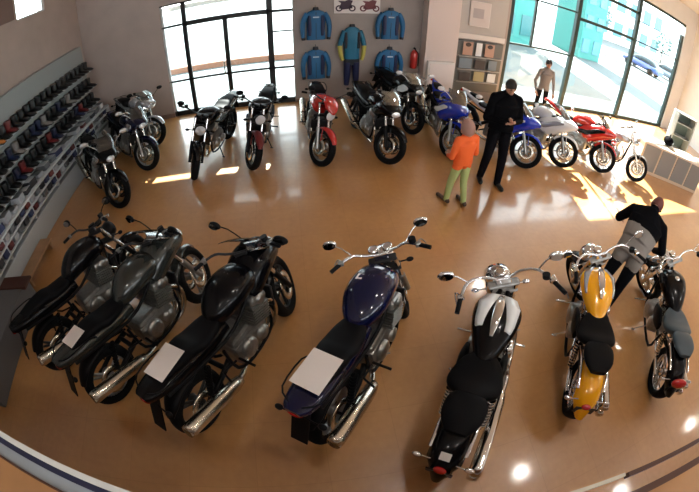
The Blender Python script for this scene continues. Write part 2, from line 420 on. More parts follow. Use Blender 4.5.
def bike(kind, at, head, label, group=None, paint=BLACK, paint2=None, steer=30, lean=8, seatm=VINYL, fend=None, rimm=ALU,
         engm=ALU, muff=STEEL, exside=1, fairing=None, screen=SCREEN, emblem=None, plate=True, tailm=None, scale=1.0, framem=PLAS, big_tail=False):
    cru = kind == 'cruiser'; spt = kind == 'sport'
    root = empty('motorcycle', (at[0], at[1], 0), (0, math.radians(-lean), math.radians(-head)), label, 'motorcycle', group)
    root.scale = (scale,) * 3 if not cru else (scale * 1.08, scale * .90, scale * .96)
    fend = fend or paint; tailm = tailm or paint
    L2 = .81 if cru else .72
    if rimm is ALU and paint is BLACK and not spt: rimm = DRIM
    R = .315
    fa = Vector((0, L2 + (.03 if cru else 0), R)); ra = Vector((0, -L2, R))
    rake = math.radians(33 if cru else 25)
    d = Vector((0, -math.sin(rake), math.cos(rake)))
    off = Vector((0, -.055, 0))
    st = math.radians(steer)
    A = fa + off
    S = Matrix.Translation(A) @ Matrix.Rotation(st, 4, d) @ Matrix.Translation(-A)
    # keep the steered tyre on the floor
    low = (S @ fa).z - fa.z
    S = Matrix.Translation((0, 0, -low)) @ S
    I = None
    # wheels
    wheel(root, 'front_wheel', fa, R, .12 if not cru else .13, S, rimm, 3 if not spt else 6, wire=cru)
    wheel(root, 'rear_wheel', ra, R, .17, I, rimm, 3 if not spt else 6, wire=False)
    FL = .83 if cru else .72
    hx = .10
    for sx in (-1, 1):
        p = fa + Vector((sx * hx, 0, 0)) + Vector((0, -.01, 0))
        g = G(S); g.tube([p - d * .03, p + d * FL * .45], .029 if not cru else .027, 12).obj('fork_slider', muff if cru else (PLAS if paint is BLACK and not spt else ALU), root)
        G(S).tube([p + d * FL * .42, p + d * FL], .021 if not cru else .024, 12).obj('fork_tube', CHROME, root)
    top = fa + d * FL + off * .3
    g = G(S); g.box(top + Vector((0, .01, -.01)), (.24, .065, .03), .012, Matrix.Rotation(rake, 4, 'X')); g.box(fa + d * FL * .72, (.25, .08, .035), .01, Matrix.Rotation(rake, 4, 'X'))
    g.obj('triple_clamp', ALU if cru else DARKALU, root)
    fg = arcfender(S, fa, R + .022, .075 if not cru else .085, math.radians(35), math.radians(165 if cru else 150))
    for sx in (-1, 1): fg.tube([fa + Vector((sx * .08, 0, .12)), fa + Vector((sx * .075, -.05, R - .02))], .008, 6)
    fg.obj('front_fender', fend, root)
    # handlebar, grips, levers
    if cru: hb = [(.05, 0, .05), (.14, .0, .10), (.26, -.04, .11), (.34, -.14, .06), (.38, -.23, .03)]
    elif spt: hb = [(.10, .0, -.02), (.20, -.02, -.03), (.30, -.09, -.06), (.34, -.13, -.08)]
    else: hb = [(.04, .01, .05), (.14, .01, .07), (.22, -.01, .11), (.32, -.07, .11), (.38, -.11, .10)]
    g = G(S)
    for sx in (-1, 1): g.tube([top + Vector((sx * a, b, c)) for a, b, c in hb], .012, 10, sub=3)
    if not spt: g.tube([top + Vector((-hb[0][0], hb[0][1], hb[0][2])), top + Vector((hb[0][0], hb[0][1], hb[0][2]))], .012, 10); g.box(top + Vector((0, 0, .03)), (.12, .03, .05), .005)
    if spt:
        for sx in (-1, 1): G(S).tube([top + Vector((sx * a, b, c)) for a, b, c in hb], .012, 10, sub=3).obj('handlebar', DARKALU, root)
    else: g.obj('handlebar', CHROME if cru else (DARKALU if paint is not DKBLUE else CHROME), root)
    for sx in (-1, 1):
        e0, e1 = [top + Vector((sx * a, b, c)) for a, b, c in (hb[-2], hb[-1])]
        dr = (e1 - e0).normalized()
        G(S).tube([e1 - dr * .09, e1 + dr * .035], .018, 10).obj('grip', PLAS, root)
        g = G(S); q = e0 - dr * .0
        g.tube([q + Vector((0, .03, 0)), q + Vector((sx * .03, .07, -.005)), e1 + Vector((0, .06, -.005))], [.007, .006, .005], 6, sub=2)
        g.box(q, (.05, .04, .04), .01); g.obj('lever', ALU if not cru else CHROME, root)
        if sx == 1: G(S).lathe([(-.02, .03), (.02, .03)], q + Vector((-.04, .03, .035)), 'z', 14).obj('brake_reservoir', PLAS, root)
    # mirrors
    mm = CHROME if (cru or paint is DKBLUE) else PLAS
    for sx in (-1, 1):
        if fairing in ('half', 'full'):
            mirror(root, I, (sx * .15, .56, 1.02), (sx * .36, .50, 1.16), PLAS if paint2 is None else paint2, sx, r=(.07, .025, .04))
        else:
            b = top + Vector((sx * hb[2][0], hb[2][1], hb[2][2]))
            mirror(root, S, b, b + Vector((sx * (.16 if not cru else .14), .06 if not cru else -.02, .12)), mm, sx, r=(.062, .018, .042))
    # headlight and instruments
    if fairing in ('half', 'full'):
        if fairing == 'half':
            g = G().loft([(.76, .87, .05, .03), (.70, .88, .13, .08), (.58, .89, .175, .12), (.44, .87, .195, .15), (.30, .80, .19, .15), (.20, .75, .17, .08)], e=2.6)
        else:
            g = G().loft([(.84, .88, .04, .03), (.76, .87, .13, .08), (.64, .84, .19, .14), (.50, .79, .215, .18), (.34, .71, .225, .22), (.18, .67, .215, .19), (.05, .66, .17, .11), (-.02, .66, .12, .05)], e=2.8)
        f = g.obj('fairing', paint, root)
        if paint2 is not None:
            for sx in (-1, 1):
                G().loft([(.62, .88, .010, .02), (.44, .81, .014, .05), (.24, .69, .016, .055), (.08, .65, .012, .03)] if fairing == 'full' else [(.62, .88, .012, .03), (.45, .84, .012, .08), (.28, .78, .012, .05)], x0=sx * (.226 if fairing == 'full' else .19), e=2).obj('fairing_stripe', paint2, f)
        for sx in ((-1, 1) if spt else (0,)):
            G().ell((sx * .075, .745, .87), (.055 if spt else .075, .035, .04 if spt else .05), 16, 10).obj('headlight', LENS, root)
        # curved windscreen shell
        Rg = []
        for i in range(7):
            t = i / 6; y = .70 - .30 * t; z = .94 + .25 * t - .04 * t * t; hw = .14 + .05 * math.sin(t * PI * .8)
            Rg.append([(hw * math.sin(a), y - .10 * (1 - math.cos(a)) * 1.3, z) for a in [(-1.25 + 2.5 * k / 12) for k in range(13)]] + [(hw * .97 * math.sin(a), y - .008 - .10 * (1 - math.cos(a)) * 1.3, z) for a in [(1.25 - 2.5 * k / 12) for k in range(13)]])
        G().rings(Rg).obj('windscreen', screen, root)
        g = G(); g.box((0, .50, 1.0), (.2, .05, .09), .02, Matrix.Rotation(.6, 4, 'X')); g.obj('instrument_panel', PLAS, root)
    else:
        hl = fa + d * FL * .86 + Vector((0, .16 if not cru else .17, -.03))
        rr = .095 if not cru else .11
        b = G(S).lathe([(-.09, .03), (-.07, rr * .7), (-.02, rr * .97), (.03, rr), (.035, rr * .9)], hl, 'y', 24).obj('headlight', CHROME if cru or paint is DKBLUE else PLAS, root)
        G(S).lathe([(.034, rr * .9), (.045, rr * .6), (.05, .005)], hl, 'y', 24).obj('lens', LENS, b)
        g = G(S)
        for sx in ((-.06, .06) if not cru else (0,)): g.lathe([(-.03, .035), (-.01, .045), (.02, .045), (.022, .03)], top + Vector((sx, .08, .05)), 'z', 18)
        g.obj('instrument_gauge', CHROME if cru or paint is DKBLUE else PLAS, root)
        if fairing == 'fly':
            G(S).loft([(.70, .90, .03, .02), (.62, .97, .12, .06), (.52, 1.04, .13, .06), (.46, 1.08, .08, .03)], e=2.4).obj('fly_screen', paint, root)
    # tank
    if cru: TS = [(.42, .80, .035, .03), (.36, .81, .13, .08), (.22, .82, .18, .115), (.04, .80, .16, .115), (-.12, .765, .11, .085), (-.24, .73, .06, .05), (-.28, .715, .02, .02)]
    elif spt: TS = [(.34, .84, .04, .04), (.28, .86, .13, .09), (.12, .88, .165, .12), (-.04, .86, .15, .12), (-.17, .80, .10, .08), (-.22, .76, .05, .04)]
    else: TS = [(.40, .84, .07, .05), (.34, .86, .15, .10), (.18, .88, .185, .13), (0, .87, .18, .125), (-.14, .82, .125, .09), (-.21, .79, .06, .04)]
    tk = G().loft(TS, e=2.3, n=28).obj('fuel_tank', paint, root)
    tz = .99 if not cru else .925
    G().lathe([(0, .035), (.018, .035), (.022, .025)], (0, .14, tz - .002), 'z', 20).obj('filler_cap', CHROME, tk)
    if emblem is not None:
        for sx in (-1, 1):
            R2 = []
            for i in range(16):
                t = i / 15; y = .34 - .36 * t; hw = np.interp(y, [q[0] for q in TS[::-1]], [q[2] for q in TS[::-1]]); zc = np.interp(y, [q[0] for q in TS[::-1]], [q[1] for q in TS[::-1]]); hh = np.interp(y, [q[0] for q in TS[::-1]], [q[3] for q in TS[::-1]])
                a0, a1 = (1.30 - .75 * t, .70 - .30 * t) if emblem != 'wide' else (1.56 - .5 * t, .72 - .1 * t)
                row = []
                for a in (a0, (a0 + a1) / 2, a1):
                    row.append((sx * (hw + .014) * math.cos(a) ** (2 / 2.3), y, zc + (hh + .014) * math.sin(a) ** (2 / 2.3)))
                for a in (a1, (a0 + a1) / 2, a0):
                    row.append((sx * (hw + .001) * math.cos(a) ** (2 / 2.3), y, zc + (hh + .001) * math.sin(a) ** (2 / 2.3)))
                R2.append(row)
            G().rings(R2).obj('tank_emblem', SILVER if paint is YELLOW else WHITE, tk)
        if cru: G().loft([(.30, .935, .02, .008), (.18, .945, .035, .012), (.02, .93, .03, .012), (-.1, .875, .012, .008)]).obj('tank_console', CHROME, tk)
    elif not spt and not cru:
        G().box((-.085, .12, .999), (.055, .06, .004), .001, Matrix.Rotation(-.22, 4, 'Y')).obj('tank_label', PAPER, tk) if paint is DKBLUE else None
    # seat and tail
    if cru:
        G().loft([(-.17, .74, .07, .03), (-.26, .715, .145, .05), (-.42, .70, .19, .06), (-.54, .73, .17, .065), (-.60, .76, .10, .05)], e=2.5, n=24).obj('rider_seat', seatm, root)
        G().loft([(-.57, .76, .08, .035), (-.66, .775, .135, .045), (-.82, .785, .13, .04), (-.93, .77, .07, .025)], e=2.5, n=24).obj('pillion_seat', seatm, root)
        arcfender(I, ra, R + .075, .12, math.radians(52), math.radians(172), n=20, th=.01, drop=.09).obj('rear_fender', tailm, root)
        for sx in (-1, 1): G().tube([(sx * .115, -.45, .60), (sx * .12, -.75, .68), (sx * .118, -1.02, .62)], .014, 8, sub=3).obj('fender_rail', CHROME, root)
        G().ell((0, -1.17 if big_tail else -1.15, .60 if big_tail else .53), (.10, .05, .07) if big_tail else (.045, .03, .03), 14, 8).obj('tail_light', TAILR, root)
        for sx in (-1, 1): G().loft([(.0, .56, .02, .05), (-.15, .55, .035, .11), (-.32, .54, .02, .06)], x0=sx * .15).obj('side_cover', PLAS, root)
    else:
        if spt:
            G().loft([(-.18, .77, .08, .03), (-.3, .765, .13, .04), (-.45, .78, .13, .04), (-.52, .81, .09, .03)], e=2.6).obj('rider_seat', seatm, root)
            G().loft([(-.50, .86, .09, .035), (-.62, .885, .10, .035), (-.75, .90, .07, .025)], e=2.6).obj('pillion_seat', seatm, root)
            G().loft([(-.12, .70, .12, .05), (-.35, .73, .13, .05), (-.55, .80, .125, .06), (-.78, .87, .085, .05), (-.98, .92, .03, .025)], e=2.8).obj('tail_cowl', tailm, root)
        else:
            G().loft([(-.14, .80, .08, .035), (-.24, .79, .125, .045), (-.40, .80, .145, .05), (-.50, .835, .135, .055), (-.66, .855, .125, .045), (-.84, .86, .09, .03)], e=2.8, n=24).obj('seat', seatm, root)
            G().loft([(-.12, .70, .11, .06), (-.35, .72, .13, .07), (-.6, .775, .14, .07), (-.84, .82, .135, .06), (-1.0, .85, .10, .045), (-1.05, .86, .06, .03)], e=3, n=24).obj('tail_cowl', tailm, root)
            for sx in (-1, 1): G().tube([(sx * .13, -.58, .80), (sx * .165, -.66, .87), (sx * .15, -.92, .90), (sx * .05, -1.0, .89)], .007, 8, sub=3).obj('grab_rail', PLAS, root)
        G().ell((0, -1.03 if not spt else -.97, .83 if not spt else .90), (.07, .03, .028), 14, 8).obj('tail_light', TAILR, root)
        ty = -.98
        g = G().quadslab([(-.075, ty + .02, .80), (.075, ty + .02, .80), (.07, ty - .14, .50), (-.07, ty - .14, .50)], (0, .012, .004)); g.obj('mudguard', PLAS, root)
        arcfender(I, ra, R + .022, .09, math.radians(60), math.radians(150), drop=.03).obj('rear_hugger', PLAS, root)
    # turn signals
    ind = AMBER
    for sx in (-1, 1):
        yb, zb = (-1.08, .55) if cru else (-1.0, .72)
        g = G().tube([(sx * .03, yb, zb), (sx * .15, yb - .01, zb)], .007, 6); g.ell((sx * .175, yb - .01, zb), (.035, .024, .022), 12, 8); g.obj('turn_signal', CHROME if cru else ind if False else PLAS, root)
        if fairing not in ('half', 'full'):
            p = fa + d * FL * .72 + Vector((0, .04, 0)); g = G(S).tube([p + Vector((sx * .1, 0, 0)), p + Vector((sx * .19, 0, 0))], .007, 6); g.ell(p + Vector((sx * .21, 0, 0)), (.035, .022, .022), 12, 8); g.obj('turn_signal', CHROME if cru else PLAS, root)
    # frame and swingarm
    g = G()
    if cru:
        for sx in (-1, 1):
            g.tube([(sx * .03, .46, .84), (sx * .1, .42, .6), (sx * .12, .36, .28), (sx * .13, .1, .19), (sx * .14, -.35, .22), (sx * .13, -.42, .5), (sx * .1, -.5, .66)], .017, 8, sub=3)
            g.tube([(sx * .03, .45, .86), (sx * .05, .0, .70), (sx * .1, -.45, .60), (sx * .11, -.9, .60)], .017, 8, sub=3)
    else:
        for sx in (-1, 1):
            if spt: g.tube([(sx * .06, .42, .84), (sx * .18, .22, .72), (sx * .18, -.05, .60), (sx * .13, -.26, .46)], .035, 8, sub=3)
            else: g.tube([(sx * .04, .40, .84), (sx * .13, .33, .55), (sx * .14, .28, .26), (sx * .14, -.05, .2), (sx * .14, -.26, .30), (sx * .14, -.30, .6)], .016, 8, sub=3)
            g.tube([(sx * .04, .40, .90), (sx * .14, .1, .76), (sx * .14, -.24, .66), (sx * .12, -.9, .78)], .016, 8, sub=3)
    g.obj('frame', framem, root)
    g = G()
    for sx in (-1, 1): g.tube([(sx * .10, -.28, .42), (sx * .125, -.45, .39), (sx * .125, -L2, R), (sx * .125, -L2 - .06, R)], [.03, .026, .022, .018], 8)
    g.tube([(-.12, -.36, .41), (.12, -.36, .41)], .025, 8); g.tube([(-.13, -L2, R), (.13, -L2, R)], .014, 8)
    g.obj('swingarm', ALU if spt else framem if not cru else CHROME, root)
    for sx in (-1, 1):
        if not spt:
            g = G().tube([(sx * .145, -.50, .66), (sx * .145, -.64, .36)], .010, 8)
            for k in range(9): t = k / 8; g.lathe([(-.006, .03), (.006, .03)], (sx * .145, -.51 - .11 * t, .64 - .22 * t), 'z', 12)
            g.obj('shock_absorber', CHROME if cru else PLAS, root)
    # engine
    g = G()
    if cru:
        g.box((0, .06, .36), (.24, .46, .22), .05); g.lathe([(-.17, .05), (-.165, .12), (-.12, .13), (.12, .13), (.165, .12), (.17, .05)], (0, .16, .35), n=28)
        g.lathe([(-.18, .04), (-.17, .09), (-.1, .1), (.1, .1), (.17, .09), (.18, .04)], (0, -.10, .36), n=28)
        e = g.obj('engine', ALU if paint is not BLACK else engm, root)
        for ang in (-.42, .38):
            M = Matrix.Translation((0, .06 - .05 * (1 if ang < 0 else -1), .42)) @ Matrix.Rotation(ang, 4, 'X')
            h = G(M)
            for k in range(8): h.lathe([(.04 + .028 * k, .105), (.052 + .028 * k, .105)], (0, 0, 0), 'z', 24)
            h.lathe([(0, .078), (.28, .078)], axis='z', n=20); h.box((0, 0, .30), (.17, .17, .07), .03)
            h.obj('cylinder', CHROME, e)
        G().lathe([(0, .05), (.01, .085), (.05, .085), (.065, .06)], (.12, .05, .60), 'x', 24).obj('air_cleaner', CHROME, root)
    else:
        g.box((0, .02, .36), (.30, .46, .24), .05); g.box((0, .0, .45), (.26, .38, .14), .04)
        for sx in (-1, 1):
            g.lathe([(0, .10), (sx * .03, .095), (sx * .045, .07), (sx * .05, .0)] if sx > 0 else [(0, .09), (sx * .035, .085), (sx * .05, .05), (sx * .052, .0)], (sx * .15, -.06 if sx > 0 else .12, .37), n=28)
            g.lathe([(0, .07), (sx * .03, .066), (sx * .04, .0)], (sx * .15, .14 if sx > 0 else -.12, .35), n=24)
        e = g.obj('engine', engm, root)
        h = G(Matrix.Translation((0, .16, .48)) @ Matrix.Rotation(-.3, 4, 'X'))
        for k in range(7): h.box((0, 0, .02 + .026 * k), (.40, .22, .012), .003)
        h.box((0, 0, .1), (.34, .17, .2), .02); h.box((0, 0, .23), (.38, .2, .09), .03)
        for sx in (-1, 1): h.lathe([(0, .05), (sx * .015, .045), (sx * .018, 0)], (sx * .19, 0, .24), n=20)
        h.obj('cylinder', engm, e)
        G().box((0, .40, .56), (.34, .03, .22), .01, Matrix.Rotation(-.15, 4, 'X')).obj('radiator', DARKALU, root)
    # exhaust
    g = G(); x = exside
    if cru:
        g.tube([(x * .08, .28, .62), (x * .17, .38, .48), (x * .20, .28, .28), (x * .21, 0, .24), (x * .21, -.25, .26)], .022, 10, sub=4)
        g.tube([(x * .08, -.08, .60), (x * .18, -.02, .46), (x * .215, -.1, .36), (x * .215, -.25, .36)], .022, 10, sub=4)
        g.obj('exhaust_pipe', CHROME, root)
        for z0, z1 in ((.26, .28), (.36, .40)): G().tube([(x * .21, -.22, z0), (x * .215, -.35, z0), (x * .225, -1.0, z1), (x * .225, -1.04, z1)], [.025, .043, .046, .034], 16, sub=2).obj('muffler', CHROME, root)
    else:
        for q in (-.15, -.05, .05, .15):
            g.tube([(q, .30, .60), (q, .40, .50), (q * .9, .41, .34), (q * .5 + .02, .34, .19), (q * .3 + .03 * x, .15, .145), (.06 * x, -.1, .15)], .019, 8, sub=3)
        g.tube([(.05 * x, -.08, .15), (.14 * x, -.25, .20), (.19 * x, -.36, .27)], .028, 10, sub=3)
        g.obj('exhaust_pipe', muff if muff is not STEEL else STEEL, root)
        m_ = G().tube([(x * .19, -.34, .26), (x * .205, -.42, .29), (x * .225, -.98 if not spt else -.86, .47 if not spt else .60), (x * .225, -1.0 if not spt else -.88, .475 if not spt else .605)], [.03, .062, .065, .045], 18, sub=2).obj('muffler', muff, root)
        G().lathe([(-.006, .036), (-.002, .048), (.004, .036)], (x * .225, -1.0 if not spt else -.88, .477 if not spt else .607), 'y', 18).obj('muffler_tip', PLAS, m_)
    # pegs, pedals, stand
    py = .38 if cru else -.20
    for sx in (-1, 1):
        G().tube([(sx * .13, py, .30 if cru else .36), (sx * .30, py, .29 if cru else .35)], .013, 8).obj('footpeg', PLAS if not cru else CHROME, root)
        if not cru:
            g = G().tube([(sx * .15, -.25, .40), (sx * .16, -.42, .46), (sx * .27, -.46, .45)], .011, 8); g.obj('pillion_footpeg', PLAS, root)
        g = G().tube([(sx * .17, py + .02, .34), (sx * .19, py + .14, .33), (sx * .22, py + .16, .335)], .008, 6); g.obj('foot_lever', ALU, root)
    la = math.radians(lean); sxp = -.24; fz = .012 / math.cos(la) - sxp * -math.tan(la) * -1
    # height of the floor under the stand foot in leaned axes
    fz = -sxp * math.tan(la)
    fz = max(fz, 0.0) + .010
    G().tube([(-.12, -.02, .24), (sxp, .06, fz + .006)], .011, 8).ell((sxp, .06, fz + .004), (.03, .02, .006), 10, 6).obj('kickstand', PLAS if not cru else CHROME, root)
    if plate is True and cru: G().box((0, -1.15, .47), (.18, .01, .12), .002, Matrix.Rotation(.15, 4, 'X')).obj('plate_holder', PLAS, root)
    return root
FR, BR, LR = 'front row of motorcycles', 'back row of motorcycles', 'motorcycles beside the shelves'
B = {}
B['k1'] = bike('road', (-2.36, 2.48), 34, 'black naked motorcycle, leftmost of the front row', FR, BLACK, fairing=None)
B['k2'] = bike('road', (-1.55, 2.14), 33, 'dark grey half-faired motorcycle, second from left in the front row', FR, GUN, fairing='half', steer=28)
B['k3'] = bike('road', (-.60, 1.88), 33, 'glossy black half-faired motorcycle with big white sheet, between grey and blue ones', FR, BLACK, fairing='half', steer=28, screen=SCREEN)
B['blue'] = bike('road', (.53, 1.71), 36, 'dark blue naked motorcycle with round chrome mirrors and silver muffler', FR, DKBLUE, muff=STEEL, steer=30)
B['cr1'] = bike('cruiser', (1.46, 1.27), 37, 'black cruiser motorcycle with white-striped tank, beside the dark blue motorcycle', FR, BLACK, emblem='wide', steer=28, rimm=CHROME, scale=1.06)
B['yel'] = bike('cruiser', (2.78, 1.40), 33, 'yellow cruiser motorcycle with black seat', FR, YELLOW, emblem='thin', fend=BLACK, steer=28, rimm=CHROME, scale=1.03)
B['cr3'] = bike('cruiser', (4.06, 1.14), 33, 'black cruiser motorcycle with red tail light at the right edge', FR, BLACK, seatm=BVINYL, steer=28, rimm=CHROME, scale=1.03, big_tail=True)
def fromfront(c, head, L2=.72): h = math.radians(head); return (c[0] - L2 * math.sin(h), c[1] - L2 * math.cos(h))
def bk(key, kind, contact, head, label, grp, **kw):
    B[key] = bike(kind, fromfront(contact, head, .83 if kind == 'cruiser' else .72), head, label, grp, **kw)
bk('b1', 'road', (-2.96, 4.74), 137, 'black motorcycle with silver front cowl beside the lower shelves, nearest of the three', LR, paint=BLACK, fairing='half', steer=25, paint2=SILVER)
bk('b2', 'road', (-2.76, 5.84), 135, 'black and dark blue motorcycle, middle of the three beside the shelves', LR, paint=DKBLUE, fairing='half', steer=25, paint2=SILVER)
bk('b3', 'road', (-2.92, 6.85), 132, 'motorcycle with pale windscreen, farthest in the corner by the shelves', LR, paint=SILVER, fairing='half', steer=25, screen=CLRSCREEN)
bk('w1', 'road', (-1.69, 5.33), 196, 'dark naked motorcycle with blue-grey tail in front of the left glass doors', BR, paint=BLACK, steer=28, tailm=SILVER)
bk('w2', 'road', (-.73, 5.42), 187, 'black naked motorcycle with dark red front fender before the glass doors', BR, paint=BLACK, steer=28, fend=mat('maroon_paint', (.12, .01, .012), .3), tailm=BLACK)
bk('red', 'road', (.37, 5.33), 180, 'red and black naked motorcycle in front of the blue jackets', BR, paint=RED, fairing='fly', steer=30, tailm=BLACK)
bk('blk', 'road', (1.46, 5.26), 170, 'large black half-faired motorcycle under the right-hand blue jackets', BR, paint=BLACK, fairing='half', steer=28, screen=CLRSCREEN)
bk('bb', 'road', (2.20, 6.35), 168, 'black motorcycle with white nose half hidden beside the pale column', BR, paint=BLACK, fairing='half', steer=10, paint2=WHITE, screen=CLRSCREEN)
bk('blu', 'sport', (2.64, 5.42), 184, 'bright blue sport motorcycle behind the child in orange', BR, paint=BLUE, fairing='full', steer=24, paint2=WHITE)
bk('wb', 'sport', (4.0, 5.02), 152, 'blue and white sport motorcycle partly behind the standing man in black', BR, paint=BLUE, fairing='full', steer=24, paint2=WHITE, tailm=WHITE)
bk('ws', 'sport', (4.98, 5.06), 152, 'white and silver sport motorcycle between the blue and the red one', BR, paint=WHITE, fairing='full', steer=24, paint2=SILVER)
bk('rd', 'sport', (6.05, 4.90), 152, 'red sport motorcycle before the big right window', BR, paint=RED, fairing='full', steer=24, paint2=BLACK)
bk('sc', 'cruiser', (7.05, 4.52), 150, 'silver chrome cruiser motorcycle, last of the back row by the counter', BR, paint=SILVER, steer=24, rimm=CHROME, tailm=SILVER)
def sheet(key, y, z, w, h, x=0, rz=0, rx=0, label='', name='paper_sheet'):
    b = B[key]; bpy.context.view_layer.update()
    M = Matrix.LocRotScale(b.location, b.rotation_euler, b.scale)
    T = M @ Matrix.Translation((x, y, z)) @ Matrix.Rotation(rz, 4, 'Z') @ Matrix.Rotation(rx, 4, 'X')
    g = G(); g.box((0, 0, 0), (w, h, .003))
    o = g.obj(name, PAPER); o.matrix_world = T
    return tag(o, label, 'paper')
sheet('k2', -.74, .906, .19, .20, rz=.1, label='white paper sheet on the seat of the dark grey motorcycle')
sheet('k3', -.72, .910, .21, .30, rz=.05, label='large white paper sheet on the tail of the glossy black motorcycle')
sheet('blue', -.72, .912, .24, .31, rz=-.05, label='large white paper sheet on the seat of the dark blue motorcycle')
sheet('cr1', -1.08, .66, .07, .07, rx=.95, label='small white tag on the rear fender of the black striped cruiser', name='paper_tag')



# ------------------------------------------------------------------ people
SKIN = mat('skin', (0.50, 0.27, 0.18), 0.55); HAIRM = mat('dark_hair', (0.015, 0.010, 0.008), 0.6); EYE = mat('eye_dark', (0.02, 0.015, 0.012), 0.3)
BLKCL = mat('black_cloth', (0.004, 0.004, 0.005), 0.9, bump=0.2, scale=30, spec=0.05); SHOE = mat('black_shoe', (0.008, 0.007, 0.007), 0.4)
LIP = mat('lip', (0.35, 0.12, 0.09), 0.5)
def person(name, at, rz, J, rad, zones, label, head_dir, scale=1.0, mats=(), hand_curl=.5, hair=None, facing=0, height_head=.115, hairlong=False, vox=.010, osc=1.0):
    """J: joint name -> (x,y,z). One continuous remeshed body; zone colour by the nearest limb."""
    C = []                                            # capsules: a, b, ra, rb, material
    g = G()
    def cap(a, b, ra, rb, m, n=14):
        a, b = Vector(a), Vector(b); C.append((a, b, ra, rb, m))
        g.tube([a, b], [ra, rb], n); g.ell(a, (ra,) * 3, n, 8); g.ell(b, (rb,) * 3, n, 8)
    j = {k: Vector(v) for k, v in J.items()}
    for a, b, ra, rb, m in rad: cap(j[a], j[b], ra, rb, m)
    # torso: flattened ellipses stacked from pelvis to chest
    for a, b, w0, w1, dep, m in zones:
        A, Bv = j[a], j[b]; side = (j['shR'] - j['shL']).normalized() if a != 'pel' else (j['hipR'] - j['hipL']).normalized()
        ax = (Bv - A).normalized(); side = (side - ax * side.dot(ax)).normalized(); fr = ax.cross(side)
        R = []
        for i in range(9):
            t = i / 8; w = w0 + (w1 - w0) * t; c = A + (Bv - A) * t
            R.append([c + side * w * math.cos(2 * PI * k / 20) + fr * dep * math.sin(2 * PI * k / 20) for k in range(20)])
        g.rings(R)
        for q in (-.6, 0, .6): C.append((A + side * w0 * q, Bv + side * w1 * q, dep * .9, dep * .9, m))
    # head
    hd = j['head']; f = Vector(head_dir).normalized(); upv = (hd - j['neck']).normalized()
    f = (f - upv * f.dot(upv)).normalized(); rs = f.cross(upv)
    HM = Matrix(((rs.x, f.x, upv.x, hd.x), (rs.y, f.y, upv.y, hd.y), (rs.z, f.z, upv.z, hd.z), (0, 0, 0, 1)))
    k = height_head / .115
    h = G(HM); h.ell((0, -.005 * k, .02 * k), (.075 * k, .095 * k, .105 * k), 20, 14); h.ell((0, .018 * k, -.045 * k), (.055 * k, .068 * k, .065 * k), 18, 12)
    h.tube([(0, .085 * k, .025 * k), (0, .108 * k, -.018 * k)], [.009 * k, .016 * k], 10); h.ell((0, .105 * k, -.018 * k), (.017 * k, .014 * k, .012 * k), 10, 8)
    for sx in (-1, 1): h.ell((sx * .077 * k, -.005, -.005), (.012 * k, .02 * k, .032 * k), 10, 8)
    h.ell((0, .078 * k, -.058 * k), (.026 * k, .016 * k, .010 * k), 12, 6)
    g.V += h.V; o0 = len(g.V) - len(h.V); g.F += [[i + o0 for i in ff] for ff in h.F]; g.S += h.S; g.M += h.M
    C.append((hd, hd + upv * .02, .10 * k, .10 * k, 0)); C.append((j['neck'] + upv * .02, hd, .055 * k, .055 * k, 0))
    # hands
    for S_ in ('L', 'R'):
        w = j['wr' + S_]; hv = (j['ha' + S_] - w).normalized(); sd_ = j.get('pn' + S_, Vector((0, 0, 1))); pn = (Vector(sd_) - hv * Vector(sd_).dot(hv)).normalized(); ac = hv.cross(pn)
        q = scale
        pal = w + hv * .085 * q
        for t in (-.026, -.009, .009, .026): cap(w + hv * .01, pal + ac * t * q, .016 * q, .011 * q, 0, 8)
        for t, ln in ((-.028, .070), (-.0095, .085), (.0095, .080), (.028, .060)):
            b0 = pal + ac * t * q; c1 = hand_curl
            d1 = (hv + pn * c1 * .6).normalized(); d2 = (hv + pn * c1 * 1.8).normalized()
            p1 = b0 + d1 * ln * .5 * q; p2 = p1 + d2 * ln * .5 * q
            cap(b0, p1, .0105 * q, .0095 * q, 0, 8); cap(p1, p2, .0095 * q, .0085 * q, 0, 8)
        sg = 1 if S_ == 'R' else -1
        b0 = w + hv * .03 * q + ac * .024 * sg * q; p1 = b0 + (hv + ac * sg * .9 + pn * .3).normalized() * .04 * q; cap(b0, p1, .014 * q, .012 * q, 0, 8); cap(p1, p1 + (hv + pn * .5).normalized() * .035 * q, .011 * q, .009 * q, 0, 8)
    tmp = g.obj('tmp', SKIN); md = tmp.modifiers.new('r', 'REMESH'); md.mode = 'VOXEL'; md.voxel_size = vox; md.use_smooth_shade = True
    sm = tmp.modifiers.new('s', 'SMOOTH'); sm.iterations = 2; sm.factor = .5
    bpy.context.view_layer.update(); dg = bpy.context.evaluated_depsgraph_get()
    me = bpy.data.meshes.new_from_object(tmp.evaluated_get(dg)); bpy.data.objects.remove(tmp)
    me.materials.clear()
    for m in mats: me.materials.append(m)
    n = len(me.polygons); P = np.zeros(n * 3); me.polygons.foreach_get('center', P); P = P.reshape(-1, 3)
    best = np.full(n, 1e9); idx = np.zeros(n, int)
    for a, b, ra, rb, m in C:
        a, b = np.array(a), np.array(b); ab = b - a; t = np.clip((P - a) @ ab / max(ab @ ab, 1e-9), 0, 1)
        dd = np.linalg.norm(P - a - t[:, None] * ab, axis=1) - (ra + (rb - ra) * t); s_ = dd < best; best[s_] = dd[s_]; idx[s_] = m
    me.polygons.foreach_set('material_index', idx.astype(np.int32)); me.polygons.foreach_set('use_smooth', [True] * n); me.update()
    me.name = 'person'; o = bpy.data.objects.new('person', me); COL.objects.link(o)
    o.location = (at[0], at[1], 0); o.rotation_euler = (0, 0, rz)
    e = G(HM)
    for sx in (-1, 1): e.ell((sx * .030 * k, .083 * k, .018 * k), (.011 * k, .008 * k, .006 * k), 8, 6)
